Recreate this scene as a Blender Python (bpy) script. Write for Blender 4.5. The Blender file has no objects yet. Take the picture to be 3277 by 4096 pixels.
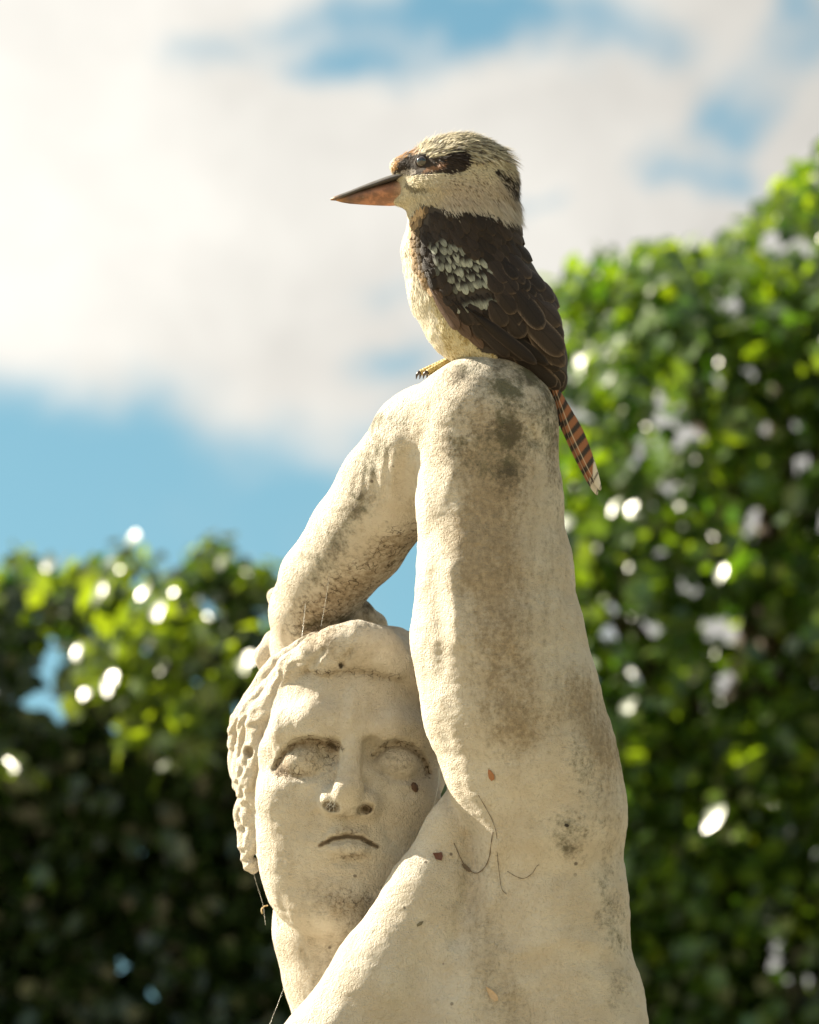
import bpy, math, random, time
import numpy as np
from mathutils import Vector, Matrix

T0 = time.time()
SC = bpy.context.scene
COL = SC.collection
PI = math.pi

# ------------------------------------------------------------------ camera, sky, sun, exposure
PITCH = math.radians(18)
DIST = 3.2                       # camera to the bird and statue (m)
K = 0.00063                      # metres per modelling unit
D0 = DIST / K
FOC = Vector((0, 0, 2.59))       # point the lens is focused on
RGT = Vector((1, 0, 0))
FWD = Vector((0, math.cos(PITCH), math.sin(PITCH)))
UPV = Vector((0, -math.sin(PITCH), math.cos(PITCH)))
BAK = -FWD
BASIS = np.array([RGT, UPV, BAK])
CAM = FOC - FWD * DIST

cd = bpy.data.cameras.new('camera')
cam = bpy.data.objects.new('camera', cd)
COL.objects.link(cam)
M = Matrix((RGT, UPV, BAK)).transposed().to_4x4()
M.translation = CAM
cam.matrix_world = M
cd.sensor_fit = 'VERTICAL'
cd.sensor_height = 24
cd.lens = 24 * DIST / (1024 * K)
cd.clip_end = 5000
cd.dof.use_dof = True
cd.dof.focus_distance = DIST - 0.015
cd.dof.aperture_fstop = cd.lens / 16.5
SC.camera = cam

SUN_LOCAL = Vector((-0.74, 0.475, -0.42)).normalized()       # right / up / towards the camera
SUN = (RGT * SUN_LOCAL.x + UPV * SUN_LOCAL.y + BAK * SUN_LOCAL.z).normalized()
SUN_EL = math.asin(SUN.z)
SUN_AZ = math.atan2(SUN.x, SUN.y)
ld = bpy.data.lights.new('sun', 'SUN')
ld.energy = 5.0
ld.angle = math.radians(0.55)
ld.color = (1.0, 0.90, 0.72)
sun = bpy.data.objects.new('sun', ld)
COL.objects.link(sun)
sun.location = (-6, 6, 12)
sun.rotation_euler = SUN.to_track_quat('Z', 'Y').to_euler()

SC.view_settings.view_transform = 'Standard'
SC.view_settings.look = 'None'
SC.view_settings.gamma = 1
SC.view_settings.exposure = 1.6
SC.render.engine = 'CYCLES'
SC.cycles.use_denoising = True
SC.cycles.max_bounces = 8
SC.cycles.sample_clamp_indirect = 8


class NT:
    """small helper for node trees"""
    def __init__(s, tree):
        s.t = tree
        tree.nodes.clear()

    def n(s, kind, **kw):
        nd = s.t.nodes.new(kind)
        for k, v in kw.items():
            if k.startswith('i_'):
                key = k[2:]
                key = int(key) if key.isdigit() else key.replace('_', ' ')
                s.put(nd.inputs[key], v)
            else:
                setattr(nd, k, v)
        return nd

    def put(s, sock, v):
        if hasattr(v, 'is_linked') or isinstance(v, bpy.types.NodeSocket):
            s.t.links.new(v, sock)
        else:
            if sock.type == 'RGBA' and len(v) == 3:
                v = (*v, 1)
            sock.default_value = v

    def math(s, op, a, b=0.0, c=None, clamp=False):
        nd = s.t.nodes.new('ShaderNodeMath')
        nd.operation = op
        nd.use_clamp = clamp
        s.put(nd.inputs[0], a)
        s.put(nd.inputs[1], b)
        if c is not None:
            s.put(nd.inputs[2], c)
        return nd.outputs[0]

    def vec(s, op, a, b=None, out=0):
        nd = s.t.nodes.new('ShaderNodeVectorMath')
        nd.operation = op
        s.put(nd.inputs[0], a)
        if b is not None:
            s.put(nd.inputs[1], b)
        return nd.outputs[out]

    def mix(s, f, a, b, blend='MIX'):
        nd = s.t.nodes.new('ShaderNodeMix')
        nd.data_type = 'RGBA'
        nd.blend_type = blend
        s.put(nd.inputs['Factor'], f)
        s.put(nd.inputs[6], a if not isinstance(a, tuple) or len(a) == 4 else (*a, 1))
        s.put(nd.inputs[7], b if not isinstance(b, tuple) or len(b) == 4 else (*b, 1))
        return nd.outputs[2]

    def ramp(s, f, lo, hi, a=0.0, b=1.0, smooth=True):
        nd = s.t.nodes.new('ShaderNodeMapRange')
        nd.interpolation_type = 'SMOOTHSTEP' if smooth else 'LINEAR'
        s.put(nd.inputs[0], f)
        for i, v in enumerate((lo, hi, a, b)):
            s.put(nd.inputs[1 + i], v)
        return nd.outputs[0]

    def noise(s, co, scale, detail=3, rough=0.55, dist=0.0, out=0):
        nd = s.t.nodes.new('ShaderNodeTexNoise')
        if co is not None:
            s.put(nd.inputs['Vector'], co)
        nd.inputs['Scale'].default_value = scale
        nd.inputs['Detail'].default_value = detail
        nd.inputs['Roughness'].default_value = rough
        nd.inputs['Distortion'].default_value = dist
        return nd.outputs[out]

    def attr(s, name, out='Fac'):
        nd = s.t.nodes.new('ShaderNodeAttribute')
        nd.attribute_name = name
        return nd.outputs[out]

    def link(s, a, b):
        s.t.links.new(a, b)


world = bpy.data.worlds.new('World')
SC.world = world
world.use_nodes = True
w = NT(world.node_tree)
sky = w.n('ShaderNodeTexSky', sky_type='NISHITA', sun_disc=False, sun_elevation=SUN_EL, sun_rotation=SUN_AZ,
          altitude=20, air_density=1.0, dust_density=0.6, ozone_density=1.6)
dirv = w.vec('NORMALIZE', w.n('ShaderNodeTexCoord').outputs['Generated'])
fz = w.vec('DOT_PRODUCT', dirv, tuple(FWD), out=1)
fzc = w.math('MAXIMUM', fz, 0.05)
ax = w.math('DIVIDE', w.vec('DOT_PRODUCT', dirv, tuple(RGT), out=1), fzc)
ay = w.math('DIVIDE', w.vec('DOT_PRODUCT', dirv, tuple(UPV), out=1), fzc)
cmb = w.n('ShaderNodeCombineXYZ')
w.put(cmb.inputs[0], ax)
w.put(cmb.inputs[1], ay)
co2 = w.vec('MULTIPLY', cmb.outputs[0], (D0, D0, 0))
warp = w.noise(dirv, 22, 4, 0.6, out=1)
co2 = w.vec('ADD', co2, w.vec('MULTIPLY', w.vec('SUBTRACT', warp, (0.5, 0.5, 0.5)), (260, 200, 0)))


def skyblob(x, y, sx, sy, amp):
    """x, y on the 1725-wide view of the sky; a gap in the clouds"""
    X = x * 0.4748 - 409.5
    Y = 512 - y * 0.4748
    q = w.vec('MULTIPLY', w.vec('SUBTRACT', co2, (X, Y, 0)), (1 / (sx * 0.4748), 1 / (sy * 0.4748), 0))
    l = w.vec('LENGTH', q, out=1)
    return w.math('MULTIPLY', w.math('EXPONENT', w.math('MULTIPLY', w.math('MULTIPLY', l, l), -1.0)), amp)


gaps = [(960, 15, 270, 105, 1.15), (790, 160, 130, 60, 0.7), (1560, 235, 120, 70, 0.62), (1690, 30, 110, 90, 0.6),
        (1430, 330, 110, 40, 0.5), (1590, 370, 110, 50, 0.6), (1350, 60, 110, 70, 0.3), (1600, 130, 120, 60, 0.35), (1125, 395, 45, 35, 0.6), (800, 745, 110, 45, 0.6),
        (880, 620, 130, 60, 0.35), (430, 120, 170, 60, 0.45), (600, 30, 150, 50, 0.25)]
gap = None
for g in gaps:
    b = skyblob(*g)
    gap = b if gap is None else w.math('ADD', gap, b)
sep = w.n('ShaderNodeSeparateXYZ')
w.put(sep.inputs[0], co2)
# the open band of blue under the big cloud
ypx = sep.outputs[1]
xpx = sep.outputs[0]
edge = w.math('ADD', w.math('MULTIPLY', xpx, -0.12), 90)
band = w.math('MULTIPLY', w.ramp(w.math('SUBTRACT', ypx, edge), 75, -75), w.ramp(xpx, 330, 60))
band = w.math('MULTIPLY', band, 0.9)
gap = w.math('ADD', gap, band)
gap = w.math('MULTIPLY', gap, w.ramp(fz, 0.80, 0.95))
wide = w.noise(dirv, 2.6, 5, 0.55)
outside = w.math('MULTIPLY', w.ramp(wide, 0.44, 0.62), w.ramp(fz, 0.99, 0.95))
gap = w.math('ADD', gap, outside)
fine = w.noise(dirv, 30, 5, 0.6)
gapm = w.ramp(w.math('ADD', gap, w.math('MULTIPLY', w.math('SUBTRACT', fine, 0.5), w.ramp(xpx, -150, 250, 0.6, 1.3))), 0.12, 0.95)
sund = w.vec('DOT_PRODUCT', dirv, tuple(SUN), out=1)
billow = w.noise(w.vec('ADD', dirv, w.vec('MULTIPLY', warp, (0.03, 0.03, 0.03))), 20, 6, 0.62)
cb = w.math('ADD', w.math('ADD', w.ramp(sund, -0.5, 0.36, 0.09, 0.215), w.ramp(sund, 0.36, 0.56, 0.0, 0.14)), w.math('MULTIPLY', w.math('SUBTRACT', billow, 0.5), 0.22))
cloud = w.vec('MULTIPLY', (1.0, 0.955, 0.865), (1, 1, 1))
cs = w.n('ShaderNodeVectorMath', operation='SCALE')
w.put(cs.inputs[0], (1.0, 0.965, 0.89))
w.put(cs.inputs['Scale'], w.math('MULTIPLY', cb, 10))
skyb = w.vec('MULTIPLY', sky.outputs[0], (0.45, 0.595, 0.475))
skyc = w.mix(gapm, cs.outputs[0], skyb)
bg = w.n('ShaderNodeBackground')
w.put(bg.inputs[0], skyc)
bg.inputs[1].default_value = 0.1
wo = w.n('ShaderNodeOutputWorld')
w.link(bg.outputs[0], wo.inputs[0])


# ------------------------------------------------------------------ helpers
def L(x, y, w=0.0):
    """a point seen at (x, y) on the 3277x4096 photograph at distance w (units) before the focal plane, as local u, v, w"""
    s = 1 - w / D0
    return np.array(((x / 4.0012 - 409.5) * s, (512 - y / 4.0) * s, w))


def to_world(p):
    p = np.asarray(p, float).reshape(-1, 3)
    return np.array(FOC) + K * (p @ BASIS)


def dir_world(v):
    return np.asarray(v, float) @ BASIS


def W(x, y, w=0.0):
    return Vector(to_world(L(x, y, w))[0])


def fullxy(p):
    """inverse of L for arrays"""
    s = 1 - p[:, 2] / D0
    return (p[:, 0] / s + 409.5) * 4.0012, (512 - p[:, 1] / s) * 4.0


def mesh_obj(name, verts, faces, mat=None, parent=None, smooth=True, origin=None):
    """verts in world space"""
    o0 = np.array(origin if origin is not None else (parent.location if parent is not None else (0, 0, 0)), float)
    if parent is not None and parent.parent is not None and origin is None:
        o0 = np.array(root_loc(parent), float)
    me = bpy.data.meshes.new(name)
    verts = np.asarray(verts, float) - o0
    if isinstance(faces, np.ndarray):
        nf, k = faces.shape
        me.vertices.add(len(verts))
        me.vertices.foreach_set('co', verts.astype(np.float32).ravel())
        me.loops.add(nf * k)
        me.loops.foreach_set('vertex_index', faces.astype(np.int32).ravel())
        me.polygons.add(nf)
        me.polygons.foreach_set('loop_start', np.arange(0, nf * k, k, dtype=np.int32))
        me.polygons.foreach_set('loop_total', np.full(nf, k, dtype=np.int32))
        me.update(calc_edges=True)
    else:
        me.from_pydata(verts.tolist(), [], faces)
    if smooth:
        me.polygons.foreach_set('use_smooth', np.ones(len(me.polygons), bool))
    if mat:
        me.materials.append(mat)
    ob = bpy.data.objects.new(name, me)
    COL.objects.link(ob)
    if parent is not None:
        ob.parent = parent
    elif origin is not None:
        ob.location = origin
    return ob


def root_loc(o):
    p = Vector((0, 0, 0))
    while o is not None:
        p += o.location
        o = o.parent
    return p


def thing(name, label, cat, loc, group=None):
    o = bpy.data.objects.new(name, None)
    COL.objects.link(o)
    o.location = loc
    o.empty_display_size = 0.1
    o['label'] = label
    o['category'] = cat
    if group:
        o['group'] = group
    return o


def tag(o, label, cat, group=None):
    o['label'] = label
    o['category'] = cat
    if group:
        o['group'] = group
    return o


def fattr(ob, name, arr):
    a = ob.data.attributes.new(name, 'FLOAT', 'POINT')
    a.data.foreach_set('value', np.asarray(arr, np.float32))


def cattr(ob, name, arr):
    a = ob.data.attributes.new(name, 'FLOAT_COLOR', 'POINT')
    arr = np.asarray(arr, np.float32)
    if arr.shape[1] == 3:
        arr = np.hstack([arr, np.ones((len(arr), 1), np.float32)])
    a.data.foreach_set('color', arr.ravel())


def material(name):
    m = bpy.data.materials.new(name)
    m.use_nodes = True
    return m, NT(m.node_tree)


def finish(nt, col, rough=0.8, bump=None, bstr=0.5, bdist=0.001, spec=0.5, extra=None, **kw):
    p = nt.n('ShaderNodeBsdfPrincipled')
    nt.put(p.inputs['Base Color'], col)
    nt.put(p.inputs['Roughness'], rough)
    nt.put(p.inputs['Specular IOR Level'], spec)
    for k, v in kw.items():
        nt.put(p.inputs[k.replace('_', ' ')], v)
    if bump is not None:
        b = nt.n('ShaderNodeBump')
        b.inputs['Strength'].default_value = bstr
        b.inputs['Distance'].default_value = bdist
        nt.put(b.inputs['Height'], bump)
        nt.link(b.outputs[0], p.inputs['Normal'])
    o = nt.n('ShaderNodeOutputMaterial')
    sh = p.outputs[0]
    if extra is not None:
        sh = extra(p)
    nt.link(sh, o.inputs[0])
    return p


def tube(path, radii, n=8, caps=True):
    """world-space tube along a path; returns verts, faces"""
    path = [Vector(p) for p in path]
    vs, fs = [], []
    up = None
    for i, p in enumerate(path):
        t = (path[min(i + 1, len(path) - 1)] - path[max(i - 1, 0)]).normalized()
        if up is None:
            up = t.orthogonal().normalized()
        up = (up - t * up.dot(t)).normalized()
        sd = t.cross(up)
        for k in range(n):
            a = 2 * PI * k / n
            vs.append(p + (up * math.cos(a) + sd * math.sin(a)) * radii[i])
    for i in range(len(path) - 1):
        for k in range(n):
            a, b = i * n + k, i * n + (k + 1) % n
            fs.append((a, b, b + n, a + n))
    if caps:
        fs.append(tuple(reversed(range(n))))
        fs.append(tuple(range((len(path) - 1) * n, len(path) * n)))
    return [tuple(v) for v in vs], fs


def vnoise(p, scale, seed=0, octaves=2):
    """cheap smooth pseudo-noise in about -1..1"""
    r = np.random.RandomState(seed)
    out = np.zeros(len(p))
    amp = 1.0
    tot = 0
    for o in range(octaves):
        for k in range(4):
            d = r.normal(size=3)
            d /= np.linalg.norm(d)
            f = (0.7 + 0.6 * r.rand()) * 2 * PI / scale * 2 ** o
            d2 = r.normal(size=3)
            d2 /= np.linalg.norm(d2)
            out += amp * np.sin(p @ d * f + r.rand() * 9 + 1.3 * np.sin(p @ d2 * f * 0.7 + r.rand() * 9))
        tot += amp * 2.2
        amp *= 0.5
    return out / tot


def G(x, y, x0, y0, sx, sy, rot=0.0):
    c, s_ = math.cos(rot), math.sin(rot)
    dx, dy = x - x0, y - y0
    a = (dx * c + dy * s_) / sx
    b = (-dx * s_ + dy * c) / sy
    return np.exp(-(a * a + b * b))


def seg_dist(x, y, pts):
    d = np.full(np.shape(x), 1e9)
    for (x0, y0), (x1, y1) in zip(pts[:-1], pts[1:]):
        ex, ey = x1 - x0, y1 - y0
        t = np.clip(((x - x0) * ex + (y - y0) * ey) / (ex * ex + ey * ey + 1e-9), 0, 1)
        d = np.minimum(d, np.hypot(x - x0 - t * ex, y - y0 - t * ey))
    return d


# ------------------------------------------------------------------ sculpting: signed distance fields
class Sculpt:
    def __init__(s):
        s.ops = []            # (kind, fn, k, centre, radius)

    def cone(s, a, b, ra, rb, k=10, sub=False, flat=None):
        a, b = np.asarray(a, float), np.asarray(b, float)
        d = b - a
        l2 = float(d @ d) + 1e-9

        def fn(p):
            q = p - a
            t = np.clip(q @ d / l2, 0, 1)
            q = q - t[:, None] * d
            if flat is not None:
                q = q / flat
            return np.sqrt((q * q).sum(1)) - (ra + (rb - ra) * t)
        f = 1 if flat is None else max(flat)
        s.ops.append(('s' if sub else 'u', fn, k, (a + b) / 2, math.sqrt(l2) / 2 + max(ra, rb) * f))

    def chain(s, pts, rads, k=10, sub=False, flat=None):
        for i in range(len(pts) - 1):
            s.cone(pts[i], pts[i + 1], rads[i], rads[i + 1], k if i == 0 or not sub else k, sub, flat)

    def ell(s, c, r, k=10, sub=False, rot=None):
        c, r = np.asarray(c, float), np.asarray(r, float)

        def fn(p):
            q = p - c
            if rot is not None:
                q = q @ rot
            k0 = np.sqrt(((q / r) ** 2).sum(1)) + 1e-9
            k1 = np.sqrt(((q / (r * r)) ** 2).sum(1)) + 1e-9
            return k0 * (k0 - 1) / k1
        s.ops.append(('s' if sub else 'u', fn, k, c, float(max(r))))

    def sell(s, c, r, pw=2.7, k=10):
        """boxier ellipsoid"""
        c, r = np.asarray(c, float), np.asarray(r, float)

        def fn(p):
            q = np.abs(p - c) / r + 1e-6
            f = (q ** pw).sum(1) ** (1 / pw)
            g = (q ** (pw - 1)) / r * (f ** (1 - pw))[:, None]
            return np.where(f < 0.35, -0.5 * r.min(), (f - 1) / np.sqrt((g * g).sum(1)))
        s.ops.append(('u', fn, k, c, float(max(r)) * 1.15))

    def disp(s, fn, c, R):
        s.ops.append(('d', fn, 0, np.asarray(c, float), R))

    def eval(s, p, ops=None):
        d = np.full(len(p), 1e3)
        for o in (s.ops if ops is None else ops):
            kind, fn, k = o[:3]
            if kind == 'd':
                d = d - fn(p)
                continue
            e = fn.eval(p - o[5]) if kind == 'g' else fn(p)
            if kind == 's':
                e = -e
                h = np.clip(0.5 + 0.5 * (e - d) / k, 0, 1)
                d = d * (1 - h) + e * h + k * h * (1 - h)
            else:
                h = np.clip(0.5 + 0.5 * (d - e) / k, 0, 1)
                d = d * (1 - h) + e * h - k * h * (1 - h)
        return d

    def near(s, c, R):
        res = []
        for o in s.ops:
            dx = o[3] - c
            if dx @ dx < (o[4] + R) ** 2:
                if o[0] == 'g':
                    sub = o[1].near(c - o[5], R)
                    if sub:
                        res.append(('u', (lambda p, t=o[1], q=sub, f=o[5]: t.eval(p - f, q)), o[2], o[3], o[4]))
                else:
                    res.append(o)
        return res

    def join(s, src, k, shift=(0, 0, 0)):
        shift = np.asarray(shift, float)
        c = np.mean([o[3] for o in src.ops], 0)
        R = max(np.linalg.norm(o[3] - c) + o[4] for o in src.ops)
        s.ops.append(('g', src, k, c + shift, R, shift))

    def ridge(s, pts, amp, sig, mask=(-1e9, 1), wmid=0.0, depth=70):
        """a raised (or sunk) line along photograph points; mask = (w where it fades in, fade length)"""
        P = [L(x, y, wmid) for x, y in pts]
        c = np.mean(P, 0)
        R = max(np.linalg.norm(p - c) for p in P) + sig * 0.25 * 2.4 + depth

        def fn(p):
            x, y = fullxy(p)
            return amp * np.exp(-(seg_dist(x, y, pts) / sig) ** 2) * np.clip((p[:, 2] - mask[0]) / mask[1], 0, 1)
        s.disp(fn, c, R)

    def bump(s, x0, y0, sx, sy, amp, rot=0.0, mask=(-1e9, 1), wmid=0.0, depth=70):
        def fn(p):
            x, y = fullxy(p)
            return amp * G(x, y, x0, y0, sx, sy, rot) * np.clip((p[:, 2] - mask[0]) / mask[1], 0, 1)
        s.disp(fn, L(x0, y0, wmid), max(sx, sy) * 0.25 * 2.3 + depth)

    def surf_w(s, x, y, w0=160.0, steps=60):
        """distance w of the first surface seen at photograph pixel (x, y)"""
        w = w0
        for _ in range(steps):
            d = s.eval(L(x, y, w)[None])[0]
            if d < 0.15:
                break
            w -= max(0.12, d * 0.8)
        return w

    def march(s, xs, ys, w0=160.0, steps=70, sign=1):
        xs, ys = np.asarray(xs, float), np.asarray(ys, float)
        w = np.full(len(xs), float(w0))
        for _ in range(steps):
            sc = 1 - w / D0
            p = np.stack([(xs / 4.0012 - 409.5) * sc, (512 - ys / 4.0) * sc, w], 1)
            d = s.eval(p)
            w = w - sign * np.where(np.abs(d) > 0.05, d * 0.75, 0)
        return w, d

    def normal(s, p):
        e = 0.7
        g = []
        for ax in range(3):
            o = np.zeros(3)
            o[ax] = e
            g.append(s.eval(p + o) - s.eval(p - o))
        g = np.stack(g, 1)
        return g / (np.linalg.norm(g, axis=1)[:, None] + 1e-9)

    def mesh(s, lo, hi, h):
        lo, hi = np.asarray(lo, float), np.asarray(hi, float)
        B, SB = 4, 4
        Q = B * SB
        nq = np.ceil((hi - lo) / (h * Q)).astype(int)
        n = nq * Q + 1
        qi = np.indices(nq).reshape(3, -1).T
        qc = lo + (qi + 0.5) * Q * h
        dq = np.empty(len(qc))
        for i in range(0, len(qc), 60000):
            dq[i:i + 60000] = s.eval(qc[i:i + 60000])
        vol = np.empty(tuple(n), np.float32)
        for a in range(nq[0]):
            blk = np.where(dq.reshape(nq)[a] > 0, 9.0, -9.0).astype(np.float32)
            blk = np.repeat(np.repeat(blk, Q, 0), Q, 1)
            blk = np.pad(blk, ((0, 1), (0, 1)), mode='edge')
            vol[a * Q:(a + 1) * Q + 1] = blk
        act = np.nonzero(np.abs(dq) < Q * h * 0.87 * 1.2 + 4)[0]
        sub = np.indices((SB,) * 3).reshape(3, -1).T
        loc = np.indices((B + 1,) * 3).reshape(3, -1).T
        todo = []
        for q in act:
            ops = s.near(qc[q], Q * h * 0.87 + 26)
            bi = qi[q] * SB + sub
            db = s.eval(lo + (bi + 0.5) * B * h, ops)
            i0 = qi[q] * Q
            sgn = np.where(db > 0, 9.0, -9.0).astype(np.float32).reshape(SB, SB, SB)
            vol[i0[0]:i0[0] + Q, i0[1]:i0[1] + Q, i0[2]:i0[2] + Q] = np.repeat(np.repeat(np.repeat(sgn, B, 0), B, 1), B, 2)
            m = np.abs(db) < B * h * 0.87 * 1.3 + 2.5
            if m.any():
                todo.append((bi[m], ops))
        for bi, ops in todo:
            g = (bi[:, None, :] * B + loc[None]).reshape(-1, 3)
            vol[g[:, 0], g[:, 1], g[:, 2]] = s.eval(lo + g * h, ops)
        # surface nets
        sg = vol < 0
        m = sg[:-1, :-1, :-1]
        allin = m.copy()
        anyin = m.copy()
        for dx in (0, 1):
            for dy in (0, 1):
                for dz in (0, 1):
                    q = sg[dx:n[0] - 1 + dx, dy:n[1] - 1 + dy, dz:n[2] - 1 + dz]
                    allin &= q
                    anyin |= q
        cell = np.argwhere(anyin & ~allin)
        vid = np.full((n[0] - 1, n[1] - 1, n[2] - 1), -1, np.int32)
        vid[cell[:, 0], cell[:, 1], cell[:, 2]] = np.arange(len(cell))
        cor = {}
        for dx in (0, 1):
            for dy in (0, 1):
                for dz in (0, 1):
                    cor[(dx, dy, dz)] = vol[cell[:, 0] + dx, cell[:, 1] + dy, cell[:, 2] + dz]
        acc = np.zeros((len(cell), 3))
        cnt = np.zeros(len(cell))
        for a in cor:
            for ax in range(3):
                if a[ax]:
                    continue
                b = list(a)
                b[ax] = 1
                va, vb = cor[a], cor[tuple(b)]
                x = (va < 0) != (vb < 0)
                t = np.where(x, va / np.where(x, va - vb, 1), 0)
                pt = np.tile(np.array(a, float), (len(cell), 1))
                pt[:, ax] = t
                acc += np.where(x[:, None], pt, 0)
                cnt += x
        verts = lo + (cell + acc / cnt[:, None]) * h
        faces = []
        for ax in range(3):
            o1, o2 = [(1, 2), (2, 0), (0, 1)][ax]
            sl0 = [slice(None)] * 3
            sl1 = [slice(None)] * 3
            sl0[ax] = slice(0, -1)
            sl1[ax] = slice(1, None)
            A, Bq = sg[tuple(sl0)], sg[tuple(sl1)]
            e = np.argwhere(A != Bq)
            ok = (e[:, o1] > 0) & (e[:, o2] > 0) & (e[:, o1] < n[o1] - 1) & (e[:, o2] < n[o2] - 1)
            e = e[ok]
            fl = A[e[:, 0], e[:, 1], e[:, 2]]

            def at(d1, d2):
                q = e.copy()
                q[:, o1] += d1
                q[:, o2] += d2
                return vid[q[:, 0], q[:, 1], q[:, 2]]
            qd = np.stack([at(-1, -1), at(0, -1), at(0, 0), at(-1, 0)], 1)
            qd[~fl] = qd[~fl][:, ::-1]
            faces.append(qd)
        faces = np.concatenate(faces)
        faces = faces[(faces >= 0).all(1)]
        return verts, faces


exec_time = lambda s: print('%-22s %.1f s' % (s, time.time() - T0))

# ------------------------------------------------------------------ ground
gm_, gn = material('park gravel and dry lawn')
gt = gn.n('ShaderNodeTexCoord').outputs['Object']
ga = gn.noise(gt, 0.35, 4)
gb = gn.noise(gt, 60, 4, 0.7)
gc = gn.mix(gn.ramp(ga, 0.45, 0.6), (0.40, 0.325, 0.22), (0.12, 0.13, 0.05))
gc = gn.mix(gn.math('MULTIPLY', gn.ramp(gb, 0.4, 0.7), 0.5), gc, (0.16, 0.12, 0.08))
finish(gn, gc, 0.9, gb, 0.6, 0.01)
NG = 24
gx = np.linspace(-1, 1, NG + 1)
gx = np.sign(gx) * np.abs(gx) ** 3 * 1500
gv = [(a, b, 0.0) for a in gx for b in gx]
gf = [(i * (NG + 1) + j, (i + 1) * (NG + 1) + j, (i + 1) * (NG + 1) + j + 1, i * (NG + 1) + j + 1) for i in range(NG) for j in range(NG)]
gr = mesh_obj('ground', gv, gf, gm_)
gr['kind'] = 'structure'

# ------------------------------------------------------------------ foliage behind
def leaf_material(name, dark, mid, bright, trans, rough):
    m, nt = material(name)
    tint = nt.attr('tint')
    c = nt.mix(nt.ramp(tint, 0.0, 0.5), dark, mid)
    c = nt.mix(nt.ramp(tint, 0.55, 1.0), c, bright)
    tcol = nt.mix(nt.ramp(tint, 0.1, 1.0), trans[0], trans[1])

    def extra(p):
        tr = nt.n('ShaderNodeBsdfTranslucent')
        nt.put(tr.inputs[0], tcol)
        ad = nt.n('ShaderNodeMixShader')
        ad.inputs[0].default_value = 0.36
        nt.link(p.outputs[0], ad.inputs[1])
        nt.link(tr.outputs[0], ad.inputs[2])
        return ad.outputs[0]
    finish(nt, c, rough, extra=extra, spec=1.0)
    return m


leaf_green = leaf_material('glossy tree leaf', (0.03, 0.06, 0.012), (0.055, 0.115, 0.015), (0.14, 0.21, 0.02),
                           ((0.07, 0.20, 0.006), (0.50, 0.68, 0.012)), 0.3)
leaf_dark = leaf_material('dark hedge leaf', (0.022, 0.04, 0.012), (0.04, 0.075, 0.015), (0.13, 0.19, 0.02),
                          ((0.035, 0.10, 0.008), (0.52, 0.68, 0.012)), 0.3)
bark, bn = material('bark')
bt = bn.n('ShaderNodeTexCoord').outputs['Object']
bz = bn.noise(bn.vec('MULTIPLY', bt, (14, 14, 2.5)), 3, 5, 0.7)
finish(bn, bn.mix(bn.ramp(bz, 0.3, 0.7), (0.07, 0.05, 0.035), (0.2, 0.16, 0.12)), 0.9, bz, 0.8, 0.01)

LT = np.array([(0, 0, 0), (0.33, 0.26, 0.05), (0.40, 0.58, 0.02), (0, 1.0, -0.12), (-0.40, 0.58, 0.02), (-0.33, 0.26, 0.05), (0, 0.5, -0.03)], float)
LFc = np.array([(0, 1, 6), (1, 2, 6), (2, 3, 6), (3, 4, 6), (4, 5, 6), (5, 0, 6)])


def rot_frames(n, out, rng, droop=0.5, spread=0.9):
    """leaf axes: face normal near `out`, tip drooping"""
    nrm = out + rng.normal(size=(n, 3)) * spread
    nrm /= np.linalg.norm(nrm, axis=1)[:, None]
    tip = rng.normal(size=(n, 3)) * 0.8 + np.array((0, 0, -droop))
    tip -= nrm * (tip * nrm).sum(1)[:, None]
    tip /= np.linalg.norm(tip, axis=1)[:, None]
    side = np.cross(tip, nrm)
    return side, tip, nrm


def leaf_cloud(pos, frames, size, tint):
    sd, tp, nr = frames
    v = (pos[:, None, :] + size[:, None, None] * (LT[None, :, 0:1] * sd[:, None, :] + LT[None, :, 1:2] * tp[:, None, :] + LT[None, :, 2:3] * nr[:, None, :]))
    f = (np.arange(len(pos))[:, None, None] * len(LT) + LFc[None]).reshape(-1, 3)
    return v.reshape(-1, 3), f, np.repeat(tint, len(LT))


LEAFM = {}


def leaf_mesh(mat, ti):
    key = (mat.name, ti)
    if key not in LEAFM:
        me = bpy.data.meshes.new('leaf')
        me.from_pydata(LT.tolist(), [], LFc.tolist())
        me.polygons.foreach_set('use_smooth', np.ones(len(me.polygons), bool))
        me.materials.append(mat)
        a = me.attributes.new('tint', 'FLOAT', 'POINT')
        a.data.foreach_set('value', np.full(len(LT), ti / 7, np.float32))
        LEAFM[key] = me
    return LEAFM[key]


def to_local(p):
    return ((p - np.array(FOC)) / K) @ BASIS.T


def crown(root, pos, frames, size, tint, mat, nparts):
    """the largest leaves in view are parts, the rest one mesh"""
    lx, ly = fullxy(to_local(pos))
    inview = (lx > -60) & (lx < 3340) & (ly > -60) & (ly < 4160)
    inview &= ~((lx > 1250) & (lx < 1700) & (ly > 2700))
    dist = (pos - np.array(CAM)) @ np.array(FWD)
    order = np.argsort(np.where(inview, dist - size * 2, 1e6))
    pick = order[:nparts]
    pick = pick[inview[pick]]
    for i in pick:
        o = bpy.data.objects.new('leaf', leaf_mesh(mat, int(round(float(np.clip(tint[i], 0, 1)) * 7))))
        COL.objects.link(o)
        o.parent = root
        m = Matrix([list(frames[0][i]), list(frames[1][i]), list(frames[2][i])]).transposed() * float(size[i])
        m = m.to_4x4()
        m.translation = Vector(pos[i]) - root.location
        o.matrix_local = m
    rest = np.ones(len(pos), bool)
    rest[pick] = False
    v, f, t = leaf_cloud(pos[rest], [q[rest] for q in frames], size[rest], tint[rest])
    c = mesh_obj('crown', v, f, mat, root)
    c['kind'] = 'stuff'
    fattr(c, 'tint', t)


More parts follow.
